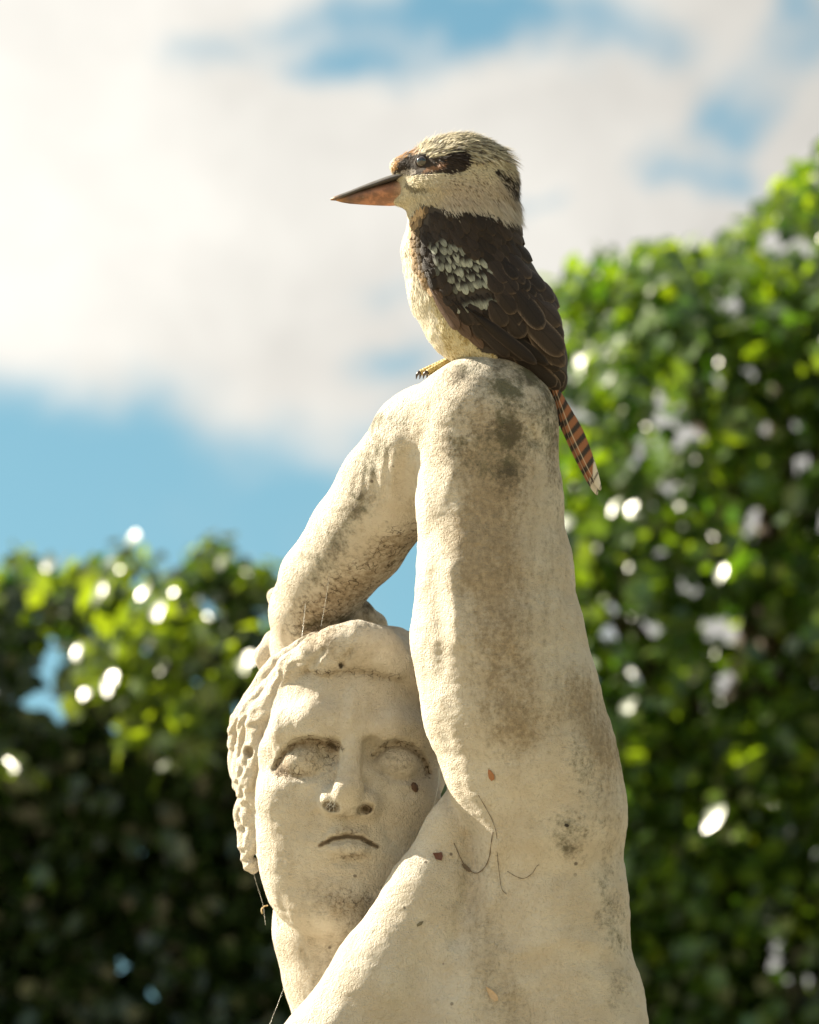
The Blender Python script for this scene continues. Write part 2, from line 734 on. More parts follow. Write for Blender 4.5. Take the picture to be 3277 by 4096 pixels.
def trunk(root, paths):
    for nm, path, r0, r1 in paths:
        n = len(path)
        v, f = tube(path, [r0 + (r1 - r0) * i / (n - 1) for i in range(n)], 9)
        mesh_obj(nm, v, f, bark, root)


def bend(a, b, n, j, rng):
    a, b = np.array(a, float), np.array(b, float)
    return [a + (b - a) * t + rng.normal(size=3) * j * math.sin(PI * t) for t in np.linspace(0, 1, n)]


rng = np.random.default_rng(4)
# --- the dark hedge on the left
HD = 7.4
hz = lambda d: -(d - DIST) / K
topL = [(-1500, 2240), (-400, 2230), (0, 2245), (125, 2215), (230, 2270), (376, 2215), (557, 2185), (675, 2270), (786, 2160), (974, 2200), (1078, 2250), (1180, 2300), (1260, 2480),
        (1330, 2760), (1400, 3200), (1500, 3500)]
hr = thing('hedge', 'tall dark green hedge left of the marble head with a few yellow leaves', 'hedge', W(200, 4096, hz(HD + .3)).xy.to_3d())
N = 110000
cx = rng.uniform(-1500, 1560, N)
cd_ = HD + rng.gamma(1.6, 0.22, N)
cy = rng.uniform(2100, 5200, N)
yt = np.interp(cx, [p[0] for p in topL], [p[1] for p in topL])
pos = to_world(np.stack([(cx / 4.0012 - 409.5) * (1 + (cd_ - DIST) / K / D0), (512 - cy / 4) * (1 + (cd_ - DIST) / K / D0), -(cd_ - DIST) / K], 1))
lum = vnoise(pos, 0.30, 21)
keep = (cy > yt + 85 - 60 * rng.random(N) * (rng.random(N) < 0.25) + (cd_ - HD) * 60) & (pos[:, 2] > 0.2)
keep &= rng.random(N) < np.clip(0.75 + 0.8 * lum, 0.25, 1)
# thin places in the hedge where the sky comes through
for hx_, hy_, rx, ry, rem in ((190, 2650, 95, 180, 0.97), (60, 2560, 90, 90, 0.8), (1040, 2460, 110, 110, 0.9), (870, 2440, 60, 50, 0.7), (350, 2480, 50, 70, 0.6), (250, 2900, 60, 60, .5)):
    keep &= ~((((cx - hx_) / rx) ** 2 + ((cy - hy_) / ry) ** 2 < 0.7 + 0.5 * lum) & (rng.random(N) < rem))
# narrow chinks through the leaves
def chinks(P, m, xr, yr, d0, d1, rr):
    k = np.ones(len(P), bool)
    for _ in range(m):
        x_, y_ = rng.uniform(*xr), rng.uniform(*yr)
        a_, b_ = np.array(W(x_, y_, hz(d0))), np.array(W(x_ + rng.uniform(-25, 25), y_ + rng.uniform(-25, 25), hz(d1)))
        ax_ = (b_ - a_) / np.linalg.norm(b_ - a_)
        q = P - a_
        q = q - (q @ ax_)[:, None] * ax_
        k &= (q * q).sum(1) > rng.uniform(*rr) ** 2
    return k


keep &= chinks(pos, 110, (-500, 1300), (2240, 2900), HD, HD + 1, (0.012, 0.026))
keep &= chinks(pos, 40, (-500, 1300), (3200, 4300), HD, HD + 1, (0.014, 0.026))
pos, cx, cy, cd2 = pos[keep], cx[keep], cy[keep], cd_[keep]
n = len(pos)
out = np.tile(np.array((-0.15, -0.75, 0.55)), (n, 1))
fr = rot_frames(n, out, rng, 0.5, 0.75)
size = rng.uniform(0.024, 0.045, n)
ti = np.clip(rng.normal(0.29, 0.15, n), 0, 0.65)
# sprays of young leaves standing proud of the hedge face
yp = []
for a, b, r, m in ((600, 2450, 95, 60), (450, 2540, 75, 45), (790, 2530, 75, 45), (360, 2690, 100, 50), (520, 2640, 110, 50), (700, 2700, 120, 55), (900, 2780, 120, 55), (760, 2960, 140, 55), (560, 2900, 130, 40), (60, 3050, 60, 20),
                   (960, 2620, 70, 25), (150, 2330, 60, 14), (170, 3460, 40, 8), (-300, 2700, 160, 60), (430, 2330, 70, 20)):
    q = np.stack([rng.normal(a, r * .55, m), rng.normal(b, r * .6, m), HD - rng.uniform(-0.02, 0.26, m)], 1)
    yp.append(q)
fx_ = rng.uniform(-900, 1180, 700)
fy_ = np.interp(fx_, [p[0] for p in topL], [p[1] for p in topL]) + rng.normal(78, 42, 700) - 42 * (np.sin(fx_ / 61) > 0.6)
yp.append(np.stack([fx_, fy_, HD + rng.uniform(-0.05, 0.5, 700)], 1))
yp = np.concatenate(yp)
yp = yp[rng.random(len(yp)) < 0.62]
fringe = yp[:, 1] < np.interp(yp[:, 0], [p[0] for p in topL], [p[1] for p in topL]) + 110
ypos = np.array([W(q[0], q[1], hz(q[2])) for q in yp])
yout = np.tile(np.array((-0.5, -0.35, 0.55)), (len(yp), 1))
yfr = rot_frames(len(yp), yout, rng, 0.9, 0.6)
pos = np.concatenate([pos, ypos])
fr = tuple(np.concatenate([f1, f2]) for f1, f2 in zip(fr, yfr))
size = np.concatenate([size, np.where(fringe, rng.uniform(0.02, 0.038, len(yp)), rng.uniform(0.026, 0.048, len(yp)))])
ti = np.concatenate([ti, np.clip(rng.normal(0.74, 0.16, len(yp)) - 0.32 * fringe, 0.15, 1)])
# the rest of the hedge, beside and below the picture
def outside_frame(P):
    x_, y_ = fullxy(to_local(P))
    return ~((x_ > -260) & (x_ < 3500) & (y_ > -200) & (y_ < 4500))


def add_rest(P, lo, hi, t_mid, out_v):
    global pos, fr, size, ti
    P = P[outside_frame(P)]
    f2 = rot_frames(len(P), np.tile(np.array(out_v), (len(P), 1)), rng, 0.5, 0.8)
    pos = np.concatenate([pos, P])
    fr = tuple(np.concatenate([a, b]) for a, b in zip(fr, f2))
    size = np.concatenate([size, rng.uniform(lo, hi, len(P))])
    ti = np.concatenate([ti, np.clip(rng.normal(t_mid, 0.14, len(P)), 0, 0.7)])


hy0 = W(200, 3200, hz(HD)).y
m = 17000
add_rest(np.stack([rng.uniform(-4.5, W(1300, 3000, hz(HD)).x, m), hy0 + rng.gamma(1.6, 0.2, m), rng.uniform(0.05, W(0, 2260, hz(HD)).z, m)], 1), 0.07, 0.11, 0.25, (-0.1, -0.8, 0.5))
ti = ti - 0.22 * np.clip((fullxy(to_local(pos))[1] - 2750) / 700, 0, 1)  # lower leaves darkened: shade towards the hedge foot put into their tint
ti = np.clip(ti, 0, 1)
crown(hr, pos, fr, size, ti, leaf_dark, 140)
hb = np.array(hr.location)
trunk(hr, [('trunk', bend(hb + (dx, 0.1, 0), hb + (dx * 1.15, 0.15, 3.2), 8, 0.04, rng), 0.05, 0.02) for dx in (-1.6, -0.9, -0.25, 0.3)])

# --- the leafy tree on the right
TD = 7.5
topR = [(1640, 3000), (1720, 2500), (1800, 1750), (1960, 1480), (2120, 1260), (2200, 1150), (2330, 1040), (2430, 975), (2560, 1000), (2650, 905), (2760, 880), (2830, 950), (2930, 905), (3000, 840), (3100, 730),
        (3200, 640), (3277, 590), (3500, 380), (4000, 120), (4800, 100)]
tr = thing('tree', 'bushy bright green tree rising to the right behind the kookaburra, sky showing through its leaves', 'tree', W(2900, 4096, hz(TD + .55)).xy.to_3d())
# twigs first, each with a spray of leaves
NT_ = 33000
tx = rng.uniform(1640, 4800, NT_)
ty = rng.uniform(60, 5000, NT_)
td = TD + rng.gamma(1.8, 0.24, NT_) - 0.32 * (rng.random(NT_) < 0.12) * rng.random(NT_)
yt = np.interp(tx, [p[0] for p in topR], [p[1] for p in topR])
sc = 1 + (td - DIST) / K / D0
tp = to_world(np.stack([(tx / 4.0012 - 409.5) * sc, (512 - ty / 4) * sc, -(td - DIST) / K], 1))
lum = vnoise(tp, 0.34, 33)
keep = (ty > yt + 55 + (td - TD) * 50 - 70 * (rng.random(NT_) < 0.12)) & (tp[:, 2] > 0.3) & (rng.random(NT_) < np.clip(0.62 + 0.75 * lum, 0.12, 1))
THOLES = ((2640, 1600, 105, 85, 0.97), (2360, 1640, 60, 65, 0.9), (2480, 1250, 50, 35, .8), (2680, 1270, 45, 35, .85), (2890, 1690, 55, 55, 0.9), (2630, 2060, 100, 65, 0.95), (2440, 2170, 60, 60, 0.9), (2245, 1850, 50, 100, 0.9), (2950, 1470, 40, 40, .8))
for hx_, hy_, rx, ry, rem in THOLES:
    keep &= ~((((tx - hx_) / rx) ** 2 + ((ty - hy_) / ry) ** 2 < 0.55 + 0.6 * lum) & (rng.random(NT_) < rem))
tp, tx, ty, td, lum = tp[keep], tx[keep], ty[keep], td[keep], lum[keep]
nt_ = len(tp)
td_ = rng.normal(size=(nt_, 3)) * 0.6 + np.array((-0.1, -0.45, 0.05))
td_ /= np.linalg.norm(td_, axis=1)[:, None]
NL = 5
pos = (tp[:, None, :] + td_[:, None, :] * (np.arange(NL)[None, :, None] * 0.019) + rng.normal(size=(nt_, NL, 3)) * 0.013).reshape(-1, 3)
lumr = np.repeat(lum, NL)
n = len(pos)
lx, ly = fullxy(to_local(pos))
ytl = np.interp(lx, [p[0] for p in topR], [p[1] for p in topR])
ok = ly > ytl + 10
for hx_, hy_, rx, ry, rem in THOLES:
    ok &= ~((((lx - hx_) / rx) ** 2 + ((ly - hy_) / ry) ** 2 < 0.3) & (rng.random(n) < rem))
ok &= chinks(pos, 230, (1650, 3500), (800, 3000), TD, TD + 1.2, (0.012, 0.025))
ok &= chinks(pos, 200, (1900, 3500), (2500, 4300), TD, TD + 1.2, (0.010, 0.019))
out = np.tile(np.array((-0.3, -0.6, 0.5)), (n, 1)) + np.repeat(rng.normal(size=(nt_, 3)) * 0.45, NL, 0)
fr = rot_frames(n, out, rng, 0.7, 0.55)
size = np.repeat(rng.uniform(0.022, 0.046, nt_), NL) * rng.uniform(0.5, 1.25, n)
ti = np.clip(np.repeat(rng.normal(0.36, 0.19, nt_), NL) + rng.normal(0, 0.1, n), 0, 0.8)
ti[np.repeat(rng.random(nt_) < 0.10, NL)] += 0.4
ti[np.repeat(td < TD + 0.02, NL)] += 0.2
low_shade = np.clip((ly - 2600) / 1500, 0, 1)
ti = np.clip(ti - 0.08 * low_shade, 0, 1)  # shade low in the crown put into the leaf tint
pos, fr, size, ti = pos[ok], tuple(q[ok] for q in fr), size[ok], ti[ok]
m = 14000
q = rng.normal(size=(m, 3))
q = q / np.linalg.norm(q, axis=1)[:, None] * (rng.random(m) ** 0.22)[:, None]
ty0 = W(2900, 3200, hz(TD)).y
q = q * np.array((1.55, 0.85, 2.15)) + np.array((W(3000, 3200, hz(TD)).x + 0.75, ty0 + 0.75, 2.75))
q = q[q[:, 0] > W(1900, 3200, hz(TD)).x]
add_rest(q, 0.07, 0.11, 0.33, (-0.2, -0.6, 0.6))
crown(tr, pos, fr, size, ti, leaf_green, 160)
tb = np.array(tr.location)
cen = lambda x, y, d: np.array(W(x, y, hz(d)))
trunk(tr, [('trunk', bend(tb, cen(2900, 3600, TD + .5), 9, 0.05, rng), 0.13, 0.07),
           ('limb', bend(cen(2900, 3600, TD + .5), cen(2500, 2100, TD + .45), 8, 0.04, rng), 0.05, 0.012),
           ('limb', bend(cen(2900, 3600, TD + .5), cen(3150, 1300, TD + .5), 8, 0.05, rng), 0.06, 0.012),
           ('limb', bend(cen(2700, 2850, TD + .46), cen(2150, 1900, TD + .3), 7, 0.03, rng), 0.03, 0.008),
           ('limb', bend(cen(3000, 2700, TD + .5), cen(3400, 1500, TD + .3), 7, 0.04, rng), 0.035, 0.01),
           ('limb', bend(cen(3020, 2400, TD + .5), cen(2650, 1250, TD + .3), 7, 0.04, rng), 0.03, 0.008)])
exec_time('foliage')

# ------------------------------------------------------------------ the marble statue
def P3(pts):
    return [L(*p) for p in pts]


head = Sculpt()
head.sell(L(1404, 2992, -180), (90, 113, 91), 2.25, 1)
head.sell(L(1404, 2830, -166), (80, 66, 76), 2.4, 16)
head.sell(L(1388, 3260, -166), (91, 96, 72), 2.5, 26)
head.sell(L(1380, 3450, -160), (83, 74, 60), 2.6, 24)
head.ell(L(1372, 3622, -128), (44, 32, 32), 24)
# cheekbones
head.ell(L(1190, 3190, -128), (36, 26, 28), 26)
head.ell(L(1605, 3200, -128), (36, 26, 28), 26)
# brow ridges and the frown
head.chain(P3([(1085, 3000, -140), (1150, 2905, -106), (1250, 2880, -91), (1345, 2925, -92)]), [7, 10, 10, 6], 24)
head.chain(P3([(1720, 3000, -140), (1660, 2925, -112), (1565, 2900, -96), (1470, 2932, -94)]), [7, 10, 10, 6], 24)
head.ell(L(1405, 2860, -96), (18, 20, 14), 16)
# muzzle
head.ell(L(1393, 3335, -120), (42, 30, 29), 22)
# eye sockets, then the blank eyeballs
for ex, ey, inx in ((1237, 3030, 1345), (1588, 3036, 1482)):
    sw = head.surf_w(ex, ey, -20)
    head.ell(L(ex, ey - 18, sw + 8), (29, 17, 14.5), 9, sub=True)
    head.ell(L(inx, 2998, sw + 10), (10.5, 13, 13), 9, sub=True)
for ex, ey in ((1228, 3042), (1590, 3048)):
    head.ell(L(ex, ey, -106.5), (23, 17.5, 18.5), 3.5)
# nose
head.chain(P3([(1405, 2890, -97), (1402, 3000, -86), (1396, 3140, -72)]), [8.5, 9.5, 13.5], 9)
head.ell(L(1393, 3172, -73), (16, 15, 14), 8)
head.ell(L(1400, 3218, -80), (13, 11, 11), 8)
head.ell(L(1318, 3200, -86), (11.5, 12.5, 14), 11)
head.ell(L(1476, 3210, -86), (11.5, 12.5, 14), 11)
for nx, ny, r in ((1328, 3222, 0.25), (1464, 3232, -0.35)):
    c, s_ = math.cos(r), math.sin(r)
    head.ell(L(nx, ny, -74), (9, 6, 14), 2.5, sub=True, rot=np.array(((c, s_, 0), (-s_, c, 0), (0, 0, 1))))
# lips and the mouth line


def on_head(pts, off, k0=-30):
    return [L(x, y, head.surf_w(x, y, k0) + off) for x, y in pts]


up_l = on_head([(1288, 3374), (1340, 3334), (1393, 3326), (1445, 3332), (1505, 3382)], -2.5)
lo_l = on_head([(1312, 3398), (1350, 3388), (1398, 3384), (1445, 3390), (1488, 3404)], -4)
head.chain(up_l, [2.5, 5.5, 4.5, 5.5, 2.5], 5)
head.chain(lo_l, [3, 7.5, 9, 7.5, 3], 5)
mo = on_head([(1278, 3382), (1330, 3355), (1390, 3345), (1450, 3353), (1512, 3388)], 0.0)
head.chain(mo, [1.8, 3.8, 4.0, 3.8, 1.8], 2.0, sub=True)


FM = (-150, 30)
for a in ((1400, 3440, 75, 20, -4.5), (1393, 3290, 14, 30, -2.5), (1250, 3300, 26, 75, -2.4, 0.45), (1545, 3310, 26, 75, -2.4, -0.45),
          (1225, 3340, 30, 60, 2.2, 0.3), (1372, 2810, 17, 80, -2.6, 0.1), (1443, 2815, 16, 70, -2.3, -0.1), (1290, 2830, 80, 50, 1.4, 0.15),
          (1560, 2830, 110, 60, -1.8, 0.0), (1407, 2875, 22, 30, 2.0), (1230, 3130, 90, 24, 1.4), (1595, 3135, 90, 24, 1.4)):
    head.bump(*a, mask=FM, wmid=-100) if len(a) > 5 else head.bump(*a, 0.0, FM, -100)
for pts, up in (([(1102, 3072), (1130, 3015), (1180, 2972), (1240, 2958), (1310, 2966), (1356, 2976)], 1), ([(1712, 3085), (1690, 3025), (1645, 2982), (1585, 2964), (1535, 2985), (1496, 3030)], 1)):
    head.ridge(pts, -4.0 if pts[0][0] < 1400 else -3.2, 11, FM, -100)
    head.ridge([(x, y - 28) for x, y in pts], 1.3, 15, FM, -100)
for pts in ([(1120, 3085), (1180, 3104), (1250, 3108), (1320, 3070)], [(1700, 3095), (1640, 3118), (1570, 3116), (1510, 3070)]):
    head.ridge(pts, -2.0, 12, FM, -100)
head.disp(lambda p: 0.5 * vnoise(p, 24, 31), L(1395, 3100, -110), 150)
# hair: a cap, the roll over the forehead and carved locks down the side
hx = Sculpt()
hx.ell(L(1392, 2965, -217), (110, 112, 104), 1)
hx.ell(L(1150, 3170, -215), (42, 95, 60), 25)
roll = [(1110, 2760, -146, 12), (1180, 2675, -130, 17), (1265, 2622, -114, 19), (1350, 2592, -107, 22), (1430, 2580, -105, 24),
        (1510, 2596, -107, 23), (1580, 2640, -114, 19), (1650, 2700, -126, 18), (1730, 2790, -142, 17)]
hx.chain([L(*r[:3]) for r in roll], [r[3] for r in roll], 9)
hx.chain(P3([(1560, 2640, -165), (1650, 2680, -190), (1760, 2740, -200)]), [36, 32, 32], 20)
locks = [
    [(1290, 2555, -165), (1200, 2592, -166), (1110, 2672, -173), (1030, 2772, -184), (985, 2860, -196), (966, 2960, -204), (964, 3060, -207), (976, 3140, -206)],
    [(1330, 2592, -142), (1240, 2614, -147), (1150, 2684, -154), (1070, 2774, -164), (1014, 2866, -178), (988, 2966, -188), (984, 3066, -193), (992, 3150, -193), (1004, 3215, -190)],
    [(1270, 2652, -128), (1185, 2690, -138), (1112, 2762, -149), (1062, 2842, -158), (1028, 2932, -166), (1010, 3030, -174), (1008, 3116, -178), (1018, 3192, -179)],
    [(1160, 2726, -140), (1104, 2800, -149), (1068, 2890, -156), (1048, 2980, -160), (1034, 3060, -166), (1028, 3126, -170)],
    [(996, 3170, -200), (974, 3230, -206), (972, 3300, -208), (984, 3370, -206), (1004, 3420, -203), (1014, 3470, -203)],
    [(1012, 3200, -191), (1004, 3280, -197), (1012, 3350, -197), (1018, 3400, -198)],
]
for li, lk in enumerate(locks):
    P_ = [np.array(L(q[0] - (16 if q[1] < 3160 else 4), q[1], q[2] + (8 if q[1] < 2760 else 2))) for q in lk]
    for _ in range(2):
        P_ = [P_[0]] + [q for a, b in zip(P_[:-1], P_[1:]) for q in (a * .75 + b * .25, a * .25 + b * .75)] + [P_[-1]]
    out = []
    for k_, q in enumerate(P_):
        out.append(q + np.array((0.8, 0.4, 0.6)) * 2.4 * math.sin(k_ * 0.55 + li * 1.9))
    hx.chain(out, [(8.6 if li < 4 else 6.4) * (1 - 0.35 * abs(2 * k_ / (len(out) - 1) - 1) ** 3) + 1.1 * math.sin(k_ * 0.8 + li) for k_ in range(len(out))], 4)
for lk in ([(1400, 2545, -126, 14), (1340, 2590, -104, 13), (1312, 2640, -98, 10), (1300, 2672, -99, 6)], [(1430, 2550, -122, 12), (1490, 2585, -103, 12), (1530, 2635, -98, 11), (1575, 2678, -102, 7)],
           [(1500, 2560, -146, 12), (1580, 2605, -135, 12), (1640, 2675, -134, 11), (1690, 2745, -140, 7)]):
    hx.chain([L(*q[:3]) for q in lk], [q[3] for q in lk], 9)
for dx, dy, dw, r in ((1235, 2690, -108, 4.5), (1004, 3004, -158, 5.5), (1255, 2570, -118, 6), (985, 3262, -196, 4), (1000, 3110, -170, 4)):
    hx.ell(L(dx, dy, dw), (r, r, r * 1.6), 3, sub=True)
for gp in ([(1405, 2600), (1372, 2650), (1335, 2695)], [(1290, 2600), (1255, 2650), (1210, 2690)]):
    q = [(x, y, hx.surf_w(x, y, 0) + 0.6) for x, y in gp]
    hx.chain(P3(q), [2.5] * len(q), 4, sub=True)


def hair_flow(p):
    x, y = fullxy(p)
    m = np.clip((1330 - x) / 200, 0, 1) * np.clip((y - 2560) / 80, 0, 1) + 0.35
    ph = (x * 0.75 + (y - 2700) * 0.42) / 4 + 5 * np.sin(y / 90) + vnoise(p, 60, 5) * 7
    return 0.55 * m * np.sin(ph / 1.6)


hx.disp(hair_flow, L(1400, 2965, -200), 160)
body = Sculpt()


body.join(head, 1, (0, 0, 24))
# the face is kept clear of hair: hair joins with a tight crease
body.join(hx, 2.5, (0, 0, 24))
# neck
body.chain(P3([(1340, 3480, -190), (1337, 3720, -182), (1372, 3890, -180), (1424, 4080, -174), (1480, 4350, -155)]), [61, 63, 62, 62, 70], 7)
# shoulder and chest
body.chain(P3([(1848, 3178, -34), (1817, 3317, -20), (1727, 3594, -22), (1558, 3940, -28), (1395, 4254, -36), (1330, 4620, -20)]), [16, 28, 45, 60, 72, 85], 14)
body.chain(P3([(2010, 3420, -35), (1960, 3900, -50), (1900, 4500, -40), (1880, 5300, 20)]), [58, 96, 120, 118], 18)
body.chain(P3([(2195, 3220, -12), (2228, 3640, -16), (2268, 4070, -26), (2300, 4600, 0), (2180, 5400, 60)]), [74, 67, 76, 84, 92], 22)
body.chain(P3([(1480, 4350, -150), (1900, 4300, -120), (2250, 4350, -90)]), [75, 90, 80], 30)
body.chain(P3([(1400, 4500, -140), (1050, 4700, -190), (960, 5600, -120)]), [70, 62, 50], 30)      # the other shoulder and hanging arm
# upper arm
body.chain(P3([(1945, 1699, -8), (1962, 2000, -4), (1980, 2300, 0), (1991, 2560, 2), (2040, 2790, 2), (2112, 3010, -2), (2185, 3240, -8)]),
           [72, 71, 77, 85.5, 88, 86, 82], 10)
# forearm, wrist, hand
body.ell(L(1640, 1752, -46), (37, 37, 40), 24)
body.chain(P3([(1856, 1708, -18), (1704, 1756, -45), (1562, 1960, -92), (1432, 2150, -130), (1292, 2330, -168), (1236, 2445, -192)]),
           [60.5, 53, 53.5, 50.5, 45, 39], 8)
body.chain(P3([(1236, 2445, -192), (1216, 2580, -222), (1240, 2700, -262)]), [39, 33, 28], 14)
fing = [[(1225, 2480, -255, 15), (1120, 2400, -262, 10), (1104, 2385, -262, 8.5), (1110, 2440, -285, 8)],
        [(1190, 2540, -240, 15), (1100, 2570, -245, 12), (1062, 2625, -246, 12), (1085, 2700, -258, 10)],
        [(1230, 2640, -270, 16), (1130, 2680, -285, 11), (1090, 2760, -290, 10), (1080, 2840, -300, 9)],
        [(1260, 2680, -285, 15), (1180, 2760, -305, 10), (1150, 2850, -312, 9), (1150, 2910, -316, 8)],
        [(1330, 2480, -215, 15), (1440, 2450, -232, 13), (1500, 2500, -240, 12), (1525, 2580, -250, 11)]]
for f in fing:
    body.chain(P3([q[:3] for q in f]), [q[3] for q in f], 5)


ARM = (-40, 40)
FORE = (-110, 40)
for pts, a, sg in (([(1520, 1775), (1500, 1860), (1502, 1990)], -1.5, 24), ([(1622, 1815), (1598, 1890), (1582, 1975)], -2.2, 24),
                   ([(1442, 1830), (1420, 1960)], -1.6, 20), ([(1478, 1800), (1462, 1900), (1455, 2020)], -1.5, 13), ([(1555, 1800), (1545, 1880), (1540, 1990)], -1.7, 13), ([(1640, 1800), (1620, 1880), (1612, 1990)], -1.9, 14), ([(1590, 1790), (1575, 1890), (1570, 1980)], 1.2, 14), ([(1725, 1620), (1670, 1800), (1650, 1930)], -2.0, 30),
                   ([(1565, 1760), (1550, 1850), (1550, 1960)], 1.5, 30), ([(1660, 1840), (1690, 1960), (1705, 2080)], 2.2, 38)):
    body.ridge(pts, a, sg, FORE, -40, 80)
for pts, a, sg in (([(1735, 2300), (1748, 2400), (1762, 2500)], -2.4, 30), ([(1800, 2280), (1815, 2420), (1826, 2560)], 3.0, 32),
                   ([(2128, 1720), (2140, 1770)], -3.0, 14), ([(1880, 3350), (1888, 3480), (1868, 3620), (1830, 3760)], -5.0, 38),
                   ([(1836, 3760), (1780, 3950)], -3, 60), ([(1940, 3080), (2010, 3200), (2060, 3420)], -3, 50), ([(1975, 3380), (1960, 3600)], 3, 45),
                   ([(2050, 3820), (2250, 3750), (2420, 3780)], 2.0, 38), ([(2050, 3960), (2250, 3890), (2420, 3920)], 2.0, 38)):
    body.ridge(pts, a, sg, ARM, 40, 80)
for a in ((1770, 2600, 26, 120, -1.2), (2150, 1700, 60, 90, 3.0), (2030, 1750, 70, 120, -2.0), (1900, 1850, 60, 120, -2.0), (2090, 2500, 90, 260, 3.0),
          (2260, 2620, 50, 200, -2.5), (2200, 3320, 70, 170, -4.0, -0.25), (2330, 3050, 60, 200, 3.0), (2330, 3650, 110, 110, -3.0)):
    body.bump(*a[:5], a[5] if len(a) > 5 else 0.0, ARM, 40, 80)
body.disp(lambda p: (0.9 * vnoise(p, 75, 1) + 0.45 * vnoise(p, 22, 2)) * (0.35 + 0.65 * np.clip((p[:, 2] + 80) / 40, 0, 1)), L(1900, 2700, 0), 2200)
exec_time('statue fields')
sv, sf = body.mesh((-206, -590, -345), (252, 166, 112), 1.6)
exec_time('statue mesh')

plinth_loc = Vector((0.10, 0.16, 0))
statue = thing('statue', 'weathered cream marble statue of a nude man with one forearm bent over his curly head', 'statue', (0.10, 0.16, 0.86))
stone, st = material('weathered marble')
tc = st.n('ShaderNodeTexCoord').outputs['Object']
grime = st.attr('grime')
brown = st.attr('brown')
hyph_shade = st.attr('hyphae_shade')
n1 = st.noise(tc, 38, 5, 0.6)
n2 = st.noise(tc, 140, 5, 0.65)
n3 = st.noise(tc, 520, 3, 0.6)
n4 = st.noise(tc, 300, 4, 0.7)
streak = st.noise(st.vec('MULTIPLY', tc, (1.0, 1.0, 0.22)), 150, 4, 0.65)
pale = st.mix(st.ramp(n1, 0.35, 0.68), (0.645, 0.57, 0.465), (0.73, 0.67, 0.575))
pale = st.mix(st.math('MULTIPLY', st.ramp(n2, 0.55, 0.76), 0.28), pale, (0.40, 0.31, 0.19))
pale = st.mix(st.math('MULTIPLY', st.ramp(n4, 0.52, 0.72), 0.22), pale, (0.36, 0.29, 0.19))
ochre = st.mix(st.ramp(n4, 0.3, 0.7), (0.40, 0.30, 0.18), (0.20, 0.148, 0.085))
bm = st.math('ADD', brown, st.math('MULTIPLY', st.math('SUBTRACT', streak, 0.5), 1.1))
bm = st.math('ADD', bm, st.math('MULTIPLY', st.math('SUBTRACT', n4, 0.5), 0.9))
col = st.mix(st.math('MULTIPLY', st.ramp(bm, 0.10, 1.1), 0.75), pale, ochre)
gm = st.math('ADD', grime, st.math('MULTIPLY', st.math('SUBTRACT', n2, 0.5), 1.0))
gm = st.math('ADD', gm, st.math('MULTIPLY', st.math('SUBTRACT', n4, 0.5), 1.7))
gm = st.math('ADD', gm, st.math('MULTIPLY', st.math('SUBTRACT', n3, 0.5), 0.6))
algae = st.mix(st.ramp(n1, 0.4, 0.6), (0.105, 0.09, 0.062), (0.12, 0.118, 0.07))
col = st.mix(st.math('MULTIPLY', st.math('MULTIPLY', st.ramp(gm, 0.05, 1.25), st.ramp(grime, 0.02, 0.25)), 0.9), col, algae)
# dark branching growth in the hollows, plus painted shade of mouth and nostrils
wv = st.vec('ADD', tc, st.vec('MULTIPLY', st.noise(tc, 230, 3, 0.6, out=1), (0.006, 0.006, 0.006)))
vor = st.n('ShaderNodeTexVoronoi', feature='DISTANCE_TO_EDGE')
st.put(vor.inputs['Vector'], wv)
vor.inputs['Scale'].default_value = 190
brk = st.ramp(st.noise(tc, 160, 3, 0.6), 0.42, 0.56)
ln = st.math('MULTIPLY', st.ramp(vor.outputs['Distance'], 0.085, 0.02), brk)
lm = st.math('MULTIPLY', ln, st.ramp(hyph_shade, 0.08, 0.6))
soft = st.math('MULTIPLY', st.ramp(st.math('ADD', hyph_shade, st.math('MULTIPLY', st.math('SUBTRACT', n4, 0.5), 1.3)), 0.25, 1.1), 0.62)
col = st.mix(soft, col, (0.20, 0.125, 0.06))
lm = st.math('MAXIMUM', lm, st.math('MULTIPLY', st.ramp(st.math('ADD', hyph_shade, st.math('MULTIPLY', st.math('SUBTRACT', n3, 0.5), 1.2)), 0.95, 1.6), 0.85))
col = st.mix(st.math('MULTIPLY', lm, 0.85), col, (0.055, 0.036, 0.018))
# pinprick black specks
sp = st.n('ShaderNodeTexVoronoi')
st.put(sp.inputs['Vector'], tc)
sp.inputs['Scale'].default_value = 85
spk = st.math('MULTIPLY', st.ramp(sp.outputs['Distance'], 0.13, 0.07), st.ramp(st.noise(tc, 17, 2), 0.55, 0.62))
col = st.mix(st.math('MULTIPLY', spk, 0.7), col, (0.05, 0.03, 0.02))
grain = st.math('ADD', st.math('MULTIPLY', n3, 1.0), st.math('MULTIPLY', st.noise(tc, 1100, 2, 0.6), 0.8))
bmp = st.math('ADD', grain, st.math('MULTIPLY', n2, 0.9))
finish(st, col, 0.85, bmp, 0.9, 0.003, 0.2)

